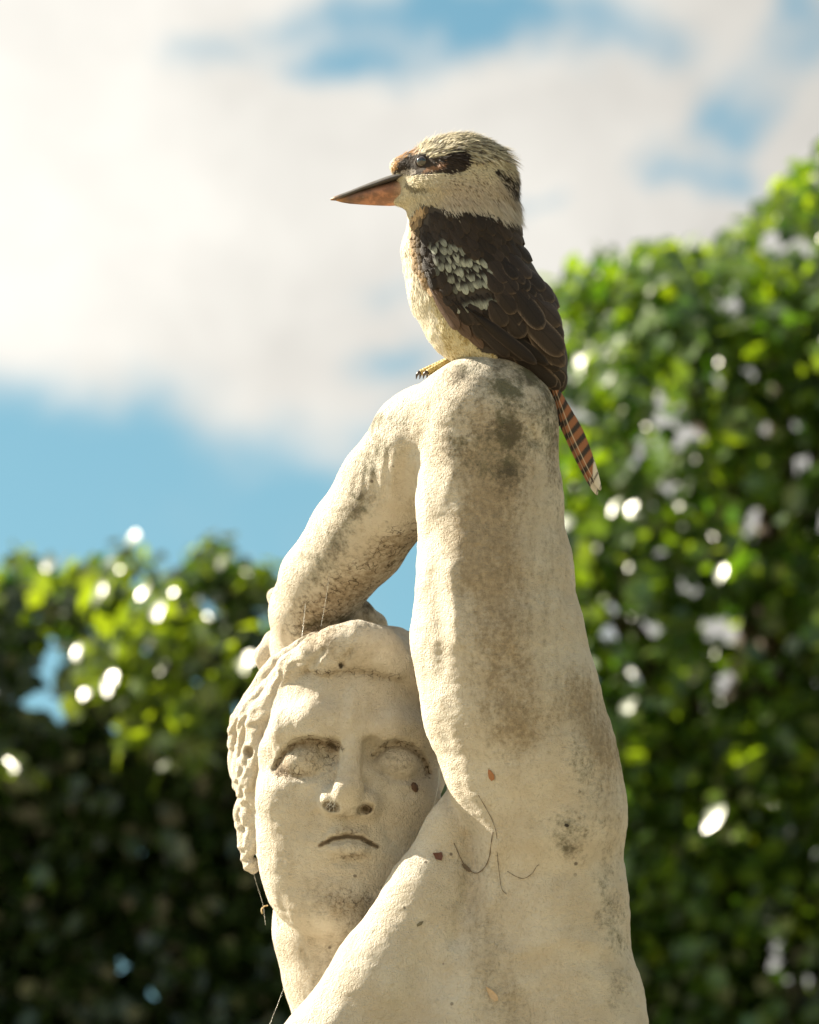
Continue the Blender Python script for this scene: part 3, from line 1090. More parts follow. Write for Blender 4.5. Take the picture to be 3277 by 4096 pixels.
wv_ = to_world(sv)
x, y = fullxy(sv)
bd = mesh_obj('body', wv_, sf, stone, statue)
wz = sv[:, 2]
armz = np.clip((wz + 90) / 30, 0, 1)
facez = np.clip((-26 - wz) / 14, 0, 1) * (x < 1775) * np.clip((wz + 200) / 40, 0, 1)
nb = vnoise(sv, 40, 11)
g = np.zeros(len(sv))
g += 1.05 * G(x, y, 2090, 1520, 85, 110) + 0.75 * G(x, y, 2040, 1800, 60, 190) + 0.6 * G(x, y, 2200, 1660, 70, 170)
g += 0.55 * G(x, y, 1880, 1790, 100, 110) + 0.35 * G(x, y, 2230, 1900, 40, 200) + 0.45 * G(x, y, 1860, 1480, 70, 80)
g += 0.5 * np.exp(-(seg_dist(x, y, [(1500, 1700), (1470, 1850), (1420, 2040), (1330, 2170), (1240, 2280)]) / 75) ** 2)
g += 0.35 * np.exp(-(seg_dist(x, y, [(1600, 1640), (1560, 1780)]) / 60) ** 2)
g += 0.85 * G(x, y, 2280, 3350, 70, 90, -0.3) + 0.5 * G(x, y, 2350, 3130, 60, 180, -0.2) + 0.45 * G(x, y, 2440, 3600, 60, 170)
g += 0.35 * G(x, y, 2480, 3900, 60, 200) + 0.3 * G(x, y, 1880, 3270, 50, 80)
g += 0.85 * np.exp(-(seg_dist(x, y, [(1200, 2530), (1300, 2500), (1420, 2475), (1470, 2430)]) / 35) ** 2) * (wz < -125)
g += 0.4 * G(x, y, 1420, 2500, 70, 25) + 0.5 * G(x, y, 1520, 2450, 25, 70)
g += 0.5 * G(x, y, 1110, 2350, 25, 60)
g += 0.30 * G(x, y, 1980, 1640, 230, 220) + 0.25 * G(x, y, 1950, 1480, 150, 60)
g = np.clip(1.1 * g * (0.85 + 0.6 * nb), 0, 1.4)
fattr(bd, 'grime', g)
b = np.zeros(len(sv))
b += 0.95 * np.exp(-(seg_dist(x, y, [(1960, 1900), (1985, 2250), (2010, 2600), (2060, 2900)]) / 150) ** 2)
b += 0.65 * np.exp(-(seg_dist(x, y, [(1860, 2100), (1880, 2300)]) / 70) ** 2)
b += 0.8 * np.exp(-(seg_dist(x, y, [(1640, 2150), (1480, 2300), (1250, 2480)]) / 110) ** 2) * (wz < -60)
b += 0.5 * np.exp(-(seg_dist(x, y, [(1900, 3500), (1960, 3900), (2080, 4090)]) / 110) ** 2)
b += 0.6 * np.exp(-(seg_dist(x, y, [(2300, 2800), (2420, 3000)]) / 90) ** 2)
b += 0.75 * G(x, y, 1395, 3640, 150, 75) * facez + 0.5 * G(x, y, 1395, 3430, 90, 30) * facez
b += 0.45 * G(x, y, 1400, 2600, 200, 60) + 0.5 * G(x, y, 1235, 3030, 130, 90) * facez + 0.45 * G(x, y, 1600, 3040, 130, 90) * facez
b += 0.35 * G(x, y, 1280, 3560, 100, 80) * facez + 0.4 * G(x, y, 1400, 3250, 60, 40) * facez
b += 0.4 * np.clip((y - 3700) / 80, 0, 1) * (wz < -80) * (x < 1500)
b += 0.62 * G(x, y, 1990, 1730, 230, 270) * (wz > -60) + 0.45 * np.exp(-(seg_dist(x, y, [(2330, 2700), (2420, 3000), (2460, 3400)]) / 80) ** 2) + 0.35 * G(x, y, 2230, 2250, 70, 300)
fattr(bd, 'brown', np.clip(b, 0, 1.2))
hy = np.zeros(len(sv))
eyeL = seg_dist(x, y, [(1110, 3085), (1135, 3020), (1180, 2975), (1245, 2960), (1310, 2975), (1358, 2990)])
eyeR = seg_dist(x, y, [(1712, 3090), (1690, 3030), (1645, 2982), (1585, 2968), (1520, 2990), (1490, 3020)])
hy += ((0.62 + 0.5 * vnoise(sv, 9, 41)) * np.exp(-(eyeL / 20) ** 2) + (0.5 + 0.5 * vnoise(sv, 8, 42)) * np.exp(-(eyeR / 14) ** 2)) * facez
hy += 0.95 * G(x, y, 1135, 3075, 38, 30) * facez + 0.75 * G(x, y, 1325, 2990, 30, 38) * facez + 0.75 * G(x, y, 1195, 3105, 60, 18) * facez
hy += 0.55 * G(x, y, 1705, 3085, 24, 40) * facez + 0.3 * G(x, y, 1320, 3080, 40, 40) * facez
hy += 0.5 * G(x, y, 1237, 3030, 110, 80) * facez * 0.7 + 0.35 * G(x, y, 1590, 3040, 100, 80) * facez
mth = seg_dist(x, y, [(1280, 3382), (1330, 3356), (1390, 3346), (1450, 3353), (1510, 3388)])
hy += 1.9 * np.exp(-(mth / 9) ** 2) * facez + 0.5 * G(x, y, 1400, 3325, 80, 22) * facez  # shade in the mouth slit painted dark, with dirt on the upper lip
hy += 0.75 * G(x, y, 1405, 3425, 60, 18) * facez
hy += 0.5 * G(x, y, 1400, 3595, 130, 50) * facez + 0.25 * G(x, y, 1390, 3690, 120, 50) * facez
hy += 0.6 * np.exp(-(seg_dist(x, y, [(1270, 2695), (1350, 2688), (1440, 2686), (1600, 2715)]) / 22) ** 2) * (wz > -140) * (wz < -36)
hy += 1.7 * (G(x, y, 1328, 3225, 24, 17) + G(x, y, 1464, 3236, 24, 17)) * facez + 0.4 * G(x, y, 1400, 3265, 70, 16) * facez  # nostril holes painted dark for their inner shade; dirt under the nose
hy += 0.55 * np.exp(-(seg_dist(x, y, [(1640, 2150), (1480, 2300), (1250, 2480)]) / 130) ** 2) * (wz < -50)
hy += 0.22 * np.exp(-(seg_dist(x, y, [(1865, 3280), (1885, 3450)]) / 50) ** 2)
fattr(bd, 'hyphae_shade', np.clip(hy, 0, 2.0))
# the parts of the figure below the picture: hips and legs, coarser
low = Sculpt()
low.chain([(10, -505, -45), (5, -820, 60), (20, -1150, 190)], [150, 118, 125], 30, flat=np.array((1.05, 1, 0.8)))
low.chain([(80, -1180, 190), (95, -1700, 380), (100, -2150, 520)], [82, 60, 48], 30)
low.chain([(-45, -1180, 190), (-70, -1690, 340), (-60, -2150, 520)], [82, 60, 48], 30)
low.chain([(-165, -700, 10), (-190, -1150, 190), (-120, -1300, 260)], [50, 40, 28], 20)
lv, lf = low.mesh((-330, -570 - 112 * 15, -220), (330, -570, 620), 7)
lg = mesh_obj('legs', to_world(lv), lf, stone, statue)
for nm in ('grime', 'brown', 'hyphae_shade'):
    fattr(lg, nm, np.full(len(lv), 0.15))
exec_time('statue')

# ------------------------------------------------------------------ the kookaburra
WB = -22.0
bird = thing('kookaburra', 'kookaburra with brown wings, cream head and barred tail perched on the raised marble elbow', 'bird', W(1880, 1440, WB))
bs = Sculpt()
FL = np.array((1, 1, 0.84))
bs.ell(L(1805, 712, WB), (51, 41, 38), 1)
bs.ell(L(1870, 740, WB), (51, 48, 40), 14)
bs.ell(L(1690, 770, WB), (27, 16, 21), 12)
bs.ell(L(1640, 800, WB), (20, 7, 14), 8)
bs.ell(L(1622, 668, WB), (16, 12, 17), 10)
bs.cone(L(1850, 760, WB), L(1882, 900, WB), 46, 48, 14, flat=FL)
bs.chain([L(1856, 935, WB), L(1862, 1080, WB), L(1936, 1230, WB), L(2034, 1350, WB)], [50, 55, 61, 53], 14, flat=FL)
bs.chain([L(2040, 1350, WB), L(2150, 1450, WB), L(2215, 1525, WB)], [52, 26, 13], 16, flat=np.array((1, 1, .9)))
bs.chain([L(1745, 830, WB), L(1705, 1000, WB), L(1760, 1180, WB), L(1860, 1310, WB)], [22, 20, 26, 20], 16)
bs.ell(L(1890, 1345, WB - 2), (20, 20, 22), 12)
# eye hollow
for sgn in (1, -1):
    pass
bs.disp(lambda p: -1.6 * G(*fullxy(p), 1690, 655, 34, 26) + 1.2 * G(*fullxy(p), 1690, 618, 60, 14) + 2.0 * G(*fullxy(p), 1730, 735, 80, 40)
        - 2.0 * G(*fullxy(p), 1690, 765, 60, 14) + 0.5 * vnoise(p, 26, 8), L(1800, 1000, WB), 400)
bv, bf = bs.mesh((-20, 100, -95), (165, 390, 52), 1.25)
exec_time('bird mesh')


def inpoly(x, y, poly):
    x, y = np.asarray(x, float), np.asarray(y, float)
    r = np.zeros(x.shape, bool)
    n = len(poly)
    for i in range(n):
        x0, y0 = poly[i]
        x1, y1 = poly[(i + 1) % n]
        c = ((y0 > y) != (y1 > y)) & (x < (x1 - x0) * (y - y0) / (y1 - y0 + 1e-9) + x0)
        r ^= c
    return r


WING = [(1735, 832), (1690, 828), (1655, 868), (1643, 914), (1647, 1001), (1659, 1064), (1702, 1140), (1754, 1204), (1789, 1256), (1830, 1308), (1882, 1354),
        (1932, 1408), (2058, 1428), (2107, 1441), (2208, 1457), (2255, 1485), (2300, 1500), (2300, 1250), (2150, 1000), (2082, 918), (2021, 879), (1946, 850), (1800, 848)]
MASK = [(1575, 697), (1594, 648), (1640, 614), (1690, 612), (1730, 630), (1772, 624), (1820, 606), (1880, 610), (1896, 645), (1872, 682), (1810, 698), (1748, 690), (1702, 698), (1650, 700), (1615, 700)]
RUF = [(1560, 690), (1585, 630), (1615, 592), (1660, 578), (1690, 592), (1670, 615), (1640, 622), (1605, 650), (1590, 690)]
NAPE = [(1975, 680), (2020, 690), (2060, 720), (2110, 770), (2120, 830), (2082, 850), (2052, 800), (2020, 740)]


def bird_color(x, y, rnd):
    """feather colour at a place on the photograph; rnd in 0..1 jitters each plume"""
    c = np.empty((len(x), 3))
    c[:] = (0.70, 0.63, 0.47)
    cheek = np.clip((x - 1690) / 120, 0, 1) * np.clip((y - 690) / 60, 0, 1)
    c = c * (1 - cheek[:, None]) + np.array((0.56, 0.49, 0.405)) * cheek[:, None]
    c *= (0.78 + 0.4 * rnd)[:, None]
    crown = (y < 690 - 0.15 * (x - 1700)) & (x > 1570)
    cc = np.array((0.60, 0.54, 0.39)) * (0.7 + 0.5 * rnd)[:, None]
    c[crown] = cc[crown]
    streak = crown & (rnd < 0.2) & (x > 1700)
    c[streak] = (0.10, 0.075, 0.05)
    spk = (~crown) & (y < 880) & (x > 1800) & (rnd < 0.12)
    c[spk] = (0.17, 0.125, 0.09)
    brow = inpoly(x, y, [(1700, 600), (1760, 590), (1850, 590), (1840, 610), (1760, 628), (1720, 630)])
    c[brow] = c[brow] * 0.8 + 0.2 * np.array((0.75, 0.68, 0.5))
    ru = inpoly(x, y, RUF)
    c[ru] = np.where((rnd[ru] < 0.45)[:, None], np.array((0.50, 0.27, 0.085)), np.array((0.20, 0.10, 0.045)))
    mk = inpoly(x, y, MASK)
    c[mk] = np.array((0.036, 0.024, 0.017)) * (0.5 + 1.3 * rnd[mk])[:, None]
    rb = mk & (np.abs(y - (690 - (x - 1680) * 0.28)) < 10) & (x > 1690) & (x < 1790)
    c[rb] = np.array((0.27, 0.14, 0.075)) * (0.6 + 0.7 * rnd[rb])[:, None]
    lore = inpoly(x, y, [(1600, 694), (1622, 678), (1652, 678), (1662, 692), (1640, 700)])
    c[lore] = (0.45, 0.40, 0.36)
    npz = inpoly(x, y, NAPE) & (rnd < 0.8)
    c[npz] = (0.045, 0.032, 0.024)
    gape = seg_dist(x, y, [(1625, 745), (1660, 765), (1702, 762)]) < 9
    c[gape] *= 0.45
    wg = inpoly(x, y, WING)
    c[wg] = np.array((0.05, 0.036, 0.03)) * (0.7 + 0.6 * rnd[wg])[:, None]
    br = (~wg) & (y > 870) & (x < 2000)
    yel = br & (x - 1640 > (y - 900) * 0.28)
    c[br] = np.array((0.80, 0.74, 0.60)) * (0.85 + 0.25 * rnd[br])[:, None]
    c[yel] = np.where((rnd[yel] < 0.3)[:, None], np.array((0.46, 0.36, 0.17)), np.array((0.74, 0.66, 0.44)))
    rump = (~wg) & (y > 1380) & (x > 1990)
    c[rump] = (0.04, 0.028, 0.022)
    return c


plm, pn = material('plumage')
pcol = pn.attr('plume', 'Color')
pt = pn.n('ShaderNodeTexCoord').outputs['Object']
pnz = pn.noise(pt, 900, 3, 0.6)
finish(pn, pn.mix(pn.math('MULTIPLY', pnz, 0.5), pcol, (0.02, 0.015, 0.01), 'MIX'), 0.75, pnz, 0.4, 0.0006, 0.3)
strand_m, sn = material('fine plumes')


def _tr(p):
    t = sn.n('ShaderNodeBsdfTranslucent')
    sn.link(sn.attr('plume', 'Color'), t.inputs[0])
    mx = sn.n('ShaderNodeMixShader')
    mx.inputs[0].default_value = 0.3
    sn.link(p.outputs[0], mx.inputs[1])
    sn.link(t.outputs[0], mx.inputs[2])
    return mx.outputs[0]


finish(sn, sn.attr('plume', 'Color'), 0.6, spec=0.35, extra=_tr)
bx, by = fullxy(bv)
rngb = np.random.default_rng(9)
body_b = mesh_obj('body', to_world(bv), bf, plm, bird)
rs = 0.5 + 0.5 * vnoise(bv, 7, 3)
cattr(body_b, 'plume', bird_color(bx + vnoise(bv, 9, 4) * 6, by + vnoise(bv, 9, 6) * 6, np.clip(rs, 0.14, 1)) * 0.85)

# fine plumes over head, breast and belly
tri = bv[bf]
fc = tri.mean(1)
ar = np.linalg.norm(np.cross(tri[:, 2] - tri[:, 0], tri[:, 3] - tri[:, 1]), axis=1)
fx, fy = fullxy(fc)
dark = inpoly(fx, fy, WING) | ((fx > 2000) & (fy > 1300))
wgt = ar * np.where(dark, 0, 1) * np.where(fy < 880, 1.5, 0.8)
eye_far = np.hypot(fx - 1690, fy - 654)
wgt[eye_far < 30] = 0
NS = 26000
pk = rngb.choice(len(fc), NS, p=wgt / wgt.sum())
a, b2 = rngb.random((2, NS))
q = tri[pk]
root_p = (q[:, 0] * (1 - a)[:, None] + q[:, 1] * a[:, None]) * (1 - b2)[:, None] + (q[:, 3] * (1 - a)[:, None] + q[:, 2] * a[:, None]) * b2[:, None]
nr = np.cross(tri[pk][:, 2] - tri[pk][:, 0], tri[pk][:, 3] - tri[pk][:, 1])
nr /= np.linalg.norm(nr, axis=1)[:, None] + 1e-9
sx, sy = fullxy(root_p)
d = np.zeros((NS, 3))
hd = sy < 870
slope = np.clip((sx - 1650) / 330, 0, 1.6) + np.clip((sy - 720) / 120, 0, 1.2)
slope = np.where(sy < 640, slope - 0.55 * np.clip((1900 - sx) / 200, 0, 1), slope)
d[:, 0] = 1
d[:, 1] = -slope
guard = (sy < 640) & (sx > 1600) & (rngb.random(NS) < 0.22)
thr = hd & (sx < 1700) & (sy > 745)
d[thr] = (0.8, -0.75, 0)
d[~hd] = (0.45, -0.9, 0)
d += rngb.normal(size=(NS, 3)) * 0.22
d -= nr * (d * nr).sum(1)[:, None]
d /= np.linalg.norm(d, axis=1)[:, None] + 1e-9
ln = np.where(hd, rngb.uniform(4.0, 7.5, NS), rngb.uniform(7, 13, NS))
crest = (sy < 600) & (sx > 1650)
ln[crest] *= rngb.uniform(1.0, 2.1, crest.sum())
spike = crest & (rngb.random(NS) < 0.10) & (sx < 1900)
ln[spike] *= 1.3
ln[guard] = rngb.uniform(10, 19, guard.sum())
ln[(sy > 1180)] *= 0.55
col_ = (sy > 790) & hd & (sx > 1760)
ln[col_] *= rngb.uniform(1.3, 2.3, col_.sum())
napz = (sx > 1990) & hd
ln[napz] *= 1.6
face_s = (sx < 1640)
ln[face_s] *= 0.6
ln[(np.abs(sx - 1690) < 60) & (np.abs(sy - 655) < 42)] *= 0.5
lift = np.where(hd, rngb.uniform(0.10, 0.35, NS), rngb.uniform(0.05, 0.2, NS))
lift[crest] += 0.13
lift[spike] += 0.2
lift[guard] = rngb.uniform(0.16, 0.34, guard.sum())
lift[napz if False else (sx > 1990) & hd] += 0.12
wd = np.where(hd, rngb.uniform(0.55, 0.95, NS), rngb.uniform(0.7, 1.3, NS))
wd[guard] *= 1.7
sdv = np.cross(d, nr)
rn = rngb.random(NS)
smx, smy = fullxy(root_p + d * (ln * 0.6)[:, None])
collar = (sy > 815) & (sy < 880) & (sx > 1770)
scol = bird_color(smx + rngb.normal(size=NS) * 8, smy + rngb.normal(size=NS) * 5.5, rn)
scol[collar] = np.array((0.66, 0.60, 0.51)) * rngb.uniform(0.75, 1.1, (collar.sum(), 1))
d2 = d * (1 - lift[:, None]) + nr * lift[:, None]
d3 = d2 + np.array((0.0, -0.12, 0))
p0 = root_p - nr * 0.4
p1 = p0 + d2 * (ln * 0.5)[:, None]
p2 = p1 + d3 * (ln * 0.5)[:, None]
h = (sdv * wd[:, None]) * 0.5
V = np.stack([p0 - h * .7, p0 + h * .7, p1 - h, p1 + h, p2], 1).reshape(-1, 3)
bi = np.arange(NS)[:, None] * 5
F = np.concatenate([bi + np.array((0, 1, 3)), bi + np.array((0, 3, 2)), bi + np.array((2, 3, 4))])
pl = mesh_obj('plumes', to_world(V), F, strand_m, bird)
pl['kind'] = 'stuff'
cattr(pl, 'plume', np.repeat(scol, 5, 0))
exec_time('plumes')

# eyes
em, en = material('bird eye')
et = en.attr('ring')
ec = en.mix(en.ramp(et, 0.58, 0.66), (0.003, 0.003, 0.003), (0.045, 0.026, 0.017))
ec = en.mix(en.ramp(et, 0.90, 0.95), ec, (0.24, 0.25, 0.28))
finish(en, ec, 0.06, spec=0.8, Coat_Weight=1.0)
for sgn in (1, -1):
    wv0, _ = bs.march([1690], [654], WB + sgn * 70, 80, sgn)
    c0 = L(1690, 654, WB)
    c0[2] = wv0[0] - sgn * 3.0
    ax = np.array((-0.25, 0.10, sgn * 0.96))
    ax /= np.linalg.norm(ax)
    t1 = np.cross(ax, (0, 1, 0))
    t1 /= np.linalg.norm(t1)
    t2 = np.cross(ax, t1)
    vs, rg, fs = [], [], []
    NR, NA = 9, 24
    for i in range(NR):
        th = 1.45 * i / (NR - 1)
        for k in range(NA):
            an = 2 * PI * k / NA
            vs.append(c0 + 6.6 * (ax * math.cos(th) * 0.9 + (t1 * math.cos(an) + t2 * math.sin(an)) * math.sin(th)))
            rg.append(math.sin(th))
    for i in range(NR - 1):
        for k in range(NA):
            a_, b_ = i * NA + k, i * NA + (k + 1) % NA
            fs.append((a_, b_, b_ + NA, a_ + NA) if sgn < 0 else (a_, a_ + NA, b_ + NA, b_))
    e_ = mesh_obj('eye', to_world(np.array(vs)), fs, em, bird)
    fattr(e_, 'ring', rg)
    lidp = [c0 + ax * 2.6 + (t1 * math.cos(2 * PI * k / 28) * 6.5 + t2 * math.sin(2 * PI * k / 28) * 6.2) for k in range(29)]
    lm_, ln_ = material('eyelid')
    finish(ln_, (0.035, 0.026, 0.022), 0.5)
    v_, f_ = tube(to_world(np.array(lidp)), [0.55 * K] * 29, 6, False)
    mesh_obj('eyelid', v_, f_, lm_, e_)

# beak: upper and lower bill, lofted
bm_, bn2 = material('bill horn')
bc = bn2.attr('horn', 'Color')
bt2 = bn2.n('ShaderNodeTexCoord').outputs['Object']
bz2 = bn2.noise(bn2.vec('MULTIPLY', bt2, (0.5, 1, 1.6)), 420, 4, 0.6)
bz3 = bn2.noise(bt2, 130, 4, 0.6)
bcc = bn2.mix(bn2.ramp(bz3, 0.44, 0.64), bc, bn2.mix(0.55, bc, (0.06, 0.04, 0.032)))
bcc = bn2.mix(bn2.math('MULTIPLY', bn2.ramp(bz2, 0.6, 0.75), 0.25), bcc, (0.5, 0.42, 0.33))
finish(bn2, bcc, 0.5, bz2, 0.35, 0.0006, 0.35)


def loft(name, st_, up, colf):
    vs, fs, cs = [], [], []
    NK = 14
    for i, (xt, yt_, xb, yb, hw) in enumerate(st_):
        top, bot = L(xt, yt_, WB), L(xb, yb, WB)
        mid, ax = (top + bot) / 2, (top - bot) / 2
        for k in range(NK):
            an = 2 * PI * k / NK
            sy_, cx_ = math.cos(an), math.sin(an)
            if up:
                wf = cx_ * (1 - 0.28 * max(0, sy_))
                yy = sy_ if sy_ > 0 else sy_ * (0.9)
            else:
                wf = cx_ * (1 - 0.28 * max(0, -sy_))
                yy = sy_
            vs.append(mid + ax * yy + np.array((0, 0, wf * hw)))
            cs.append(colf(i / (len(st_) - 1), sy_))
    for i in range(len(st_) - 1):
        for k in range(NK):
            a_, b_ = i * NK + k, i * NK + (k + 1) % NK
            fs.append((a_, b_, b_ + NK, a_ + NK))
    fs.append(tuple(reversed(range(NK))))
    fs.append(tuple(range((len(st_) - 1) * NK, len(st_) * NK)))
    o = mesh_obj(name, to_world(np.array(vs)), fs, bm_, bird)
    cattr(o, 'horn', np.array(cs))
    return o


def lerp3(a, b, t):
    t = min(1, max(0, t))
    return tuple(a[i] + (b[i] - a[i]) * t for i in range(3))


upst = [(1321, 794, 1323, 802, 0.6), (1342, 784, 1344, 804, 2.8), (1368, 774, 1376, 793, 4.8), (1395, 764, 1412, 779, 6.4), (1440, 746, 1458, 763, 9), (1485, 728, 1508, 749, 11.5),
        (1520, 715, 1548, 737, 13.5), (1548, 705, 1590, 724, 15.5), (1585, 694, 1630, 715, 17), (1625, 684, 1668, 702, 16), (1650, 690, 1680, 700, 12)]
lost = [(1338, 797, 1340, 802, 0.9), (1368, 789, 1368, 810, 3.2), (1400, 776, 1398, 815, 5.4), (1445, 759, 1436, 818, 8.0), (1490, 744, 1480, 821, 10.4), (1535, 730, 1525, 823, 12.4), (1575, 718, 1560, 824, 14.0),
        (1610, 710, 1600, 822, 15.0), (1650, 710, 1640, 815, 13.5)]
loft('upper_bill', upst, True, lambda t, s_: lerp3(lerp3((0.34, 0.17, 0.07), (0.085, 0.08, 0.076), (t - .03) * 9), (0.035, 0.034, 0.036), (t - .25) * 1.3 - .5 * max(0, s_)))
loft('lower_bill', lost, False, lambda t, s_: lerp3(lerp3((0.46, 0.22, 0.08), (0.12, 0.075, 0.055), (t - .05) * 6), lerp3((0.46, 0.21, 0.12), (0.06, 0.045, 0.04), (s_ - .35) * 2.2), (t - .22) * 3.2) if t < .86 else (0.45, 0.3, 0.2))

# ---- feathers
fm, fn_ = material('wing feather')
oi = fn_.n('ShaderNodeObjectInfo')
s_a = fn_.math('ABSOLUTE', fn_.attr('across'))
s_raw = fn_.attr('across')
t_a = fn_.attr('along')
base = oi.outputs['Color']
rnd = oi.outputs['Random']
tco = fn_.n('ShaderNodeTexCoord').outputs['Object']
cvx = fn_.n('ShaderNodeCombineXYZ')
barb = fn_.math('ADD', fn_.math('MULTIPLY', s_a, 9.0), fn_.math('MULTIPLY', t_a, -30.0))
fn_.put(cvx.inputs[0], barb)
fn_.put(cvx.inputs[1], fn_.math('MULTIPLY', rnd, 40))
bnoi = fn_.noise(cvx.outputs[0], 2.4, 3, 0.7)
darkb = fn_.mix(fn_.ramp(bnoi, 0.3, 0.75), (0.012, 0.009, 0.008), (0.035, 0.026, 0.022))
cl = fn_.mix(fn_.math('MULTIPLY', fn_.ramp(bnoi, 0.35, 0.75), 0.75), base, (0.02, 0.014, 0.011))
# pale-tipped coverts keep a dark root (object alpha below one half marks them)
is_pale = fn_.math('LESS_THAN', oi.outputs['Alpha'], 0.5)
root_d = fn_.math('MULTIPLY', is_pale, fn_.ramp(fn_.math('ADD', t_a, fn_.math('MULTIPLY', fn_.math('SUBTRACT', bnoi, 0.5), 0.7)), 0.72, 0.28))
cl = fn_.mix(root_d, cl, darkb)
rim = fn_.ramp(fn_.math('ADD', fn_.attr('rim'), fn_.math('MULTIPLY', fn_.math('SUBTRACT', bnoi, 0.5), 0.25)), 0.38, 0.95)
rims = fn_.math('MULTIPLY', fn_.ramp(oi.outputs['Alpha'], 0.6, 1.0), fn_.ramp(bnoi, 0.25, 0.6))
cl = fn_.mix(fn_.math('MULTIPLY', fn_.math('MULTIPLY', rim, 0.72), rims), cl, (0.25, 0.185, 0.14))
shaft = fn_.ramp(s_a, 0.07, 0.03)
cl = fn_.mix(fn_.math('MULTIPLY', shaft, 0.55), cl, (0.012, 0.009, 0.008))
finish(fn_, cl, 0.5, bnoi, 0.6, 0.0006, 0.2)


def feather_mesh(name, tipw, pointed, mat, camber=0.10, nt=9):
    """unit feather: root at the origin, tip at y = 1, closed thin vane with a raised shaft"""
    vs, fs, sA, tA, rA = [], [], [], [], []
    S = [-1, -0.86, -0.45, 0, 0.45, 0.86, 1]
    ns = len(S)
    for side in (0, 1):
        for i in range(nt):
            t = i / (nt - 1)
            tt = 1 - (1 - t) ** 1.5
            grow = min(1, (0.25 + 1.8 * tt) if tt < .42 else 1)
            e = max(0, (tt - (1 - tipw)) / tipw)
            wdt = 0.5 * grow * (max(0.0, 1 - e ** (2.2 if not pointed else 1.4)) ** 0.5 if e > 0 else 1)
            for s_ in S:
                back = 0.0
                z = camber * (1 - s_ * s_) * (0.5 + 0.5 * (1 - tt)) - 0.05 * tt * tt - (0.012 if side else 0) * (1 - abs(s_) ** 4) * (1 - e ** 4)
                vs.append((s_ * max(wdt, 0.015), tt, z))
                sA.append(s_)
                tA.append(tt)
                rA.append(max(abs(s_) ** 3 * 0.98, (e ** 3) if e > 0 else 0))
    n0 = nt * ns
    for side in (0, 1):
        for i in range(nt - 1):
            for k in range(ns - 1):
                a_ = side * n0 + i * ns + k
                qd = (a_, a_ + 1, a_ + 1 + ns, a_ + ns)
                fs.append(qd if side == 0 else qd[::-1])
    for i in range(nt - 1):
        for k in (0, ns - 1):
            a_ = i * ns + k
            qd = (a_, a_ + ns, a_ + ns + n0, a_ + n0)
            fs.append(qd if k == 0 else qd[::-1])
    me = bpy.data.meshes.new(name)
    me.from_pydata(vs, [], fs)
    me.polygons.foreach_set('use_smooth', np.ones(len(me.polygons), bool))
    me.materials.append(mat)
    for nm, ar_ in (('across', sA), ('along', tA), ('rim', rA)):
        at = me.attributes.new(nm, 'FLOAT', 'POINT')
        at.data.foreach_set('value', np.array(ar_, np.float32))
    return me


fmesh = [feather_mesh('feather', 0.42, False, fm), feather_mesh('feather', 0.5, False, fm, 0.13), feather_mesh('feather', 0.34, False, fm, 0.08)]
flong = [feather_mesh('feather', 0.16, False, fm, 0.05, 12), feather_mesh('feather', 0.2, True, fm, 0.05, 12)]
fter = [feather_mesh('feather', 0.34, False, fm, 0.07, 11)]
fpale = [feather_mesh('feather', 0.45, False, fm, 0.05, 7)]
PALE1 = [(1712, 995), (1754, 978), (1858, 996), (1893, 1036), (1957, 1088), (1990, 1138), (1970, 1166), (1893, 1192), (1826, 1186), (1806, 1146), (1770, 1118), (1745, 1070), (1718, 1022)]
PALE2 = [(1828, 1225), (1885, 1202), (2022, 1196), (2024, 1218), (1960, 1246), (1898, 1262), (1840, 1246)]


def warp_dir(x, y):
    """flow of the wing feathers, as an angle below horizontal"""
    a = 1.12 - 0.35 * np.clip((x - 1750) / 420, 0, 1) + 0.10 * np.clip((y - 1200) / 250, 0, 1)
    a = a + 0.45 * np.clip((1720 - x) / 90, 0, 1)
    return a


fe = []      # (x, y of the root, length, width in photograph pixels, angle, mesh set, colour, alpha, rank)
rf = random.Random(12)


def dark(k=1.0):
    b = rf.uniform(0.6, 1.4) * k
    return (0.027 * b, 0.019 * b, 0.0155 * b)


def aim(x0, y0, x1, y1, wd_, kind, colr, al, rank):
    fe.append((x0, y0, math.hypot(x1 - x0, y1 - y0), wd_, math.atan2(y1 - y0, x1 - x0), kind, colr, al, rank))


# black folded primaries beyond the wing, lowest of all
for i, (x1, y1) in enumerate([(2150, 1500), (2205, 1535), (2240, 1560), (2262, 1580), (2280, 1570), (2284, 1548)]):
    aim(2040 + 14 * i, 1385 + 6 * i, x1, y1, 60, 'L', (0.020, 0.015, 0.014), 1, -6 + 0.3 * i)
# long flight feathers along the lower edge
LOW = [(1720, 1135, 1842, 1322), (1740, 1150, 1882, 1358), (1760, 1165, 1925, 1400), (1785, 1185, 1985, 1405), (1810, 1200, 2040, 1424), (1835, 1215, 2095, 1440), (1865, 1228, 2150, 1452), (1895, 1240, 2195, 1462),
       (1930, 1250, 2225, 1474), (1965, 1255, 2248, 1488)]
for i, q in enumerate(LOW):
    aim(*q, 52, 'L', (0.135, 0.085, 0.062) if i < 3 else dark(0.85), 0.75, -3 + 0.3 * i)
# rounded tertials stacked towards the rump
TER = [(2080, 1262, 2256, 1478, 92), (2070, 1235, 2246, 1432, 104), (2052, 1205, 2226, 1395, 108), (2105, 1200, 2256, 1372, 92), (2080, 1160, 2214, 1345, 100), (2040, 1150, 2165, 1320, 96), (2120, 1150, 2248, 1318, 80)]
for i, q in enumerate(TER):
    aim(*q, 'T', dark(1.25), 0.93, 1 + 0.4 * i)
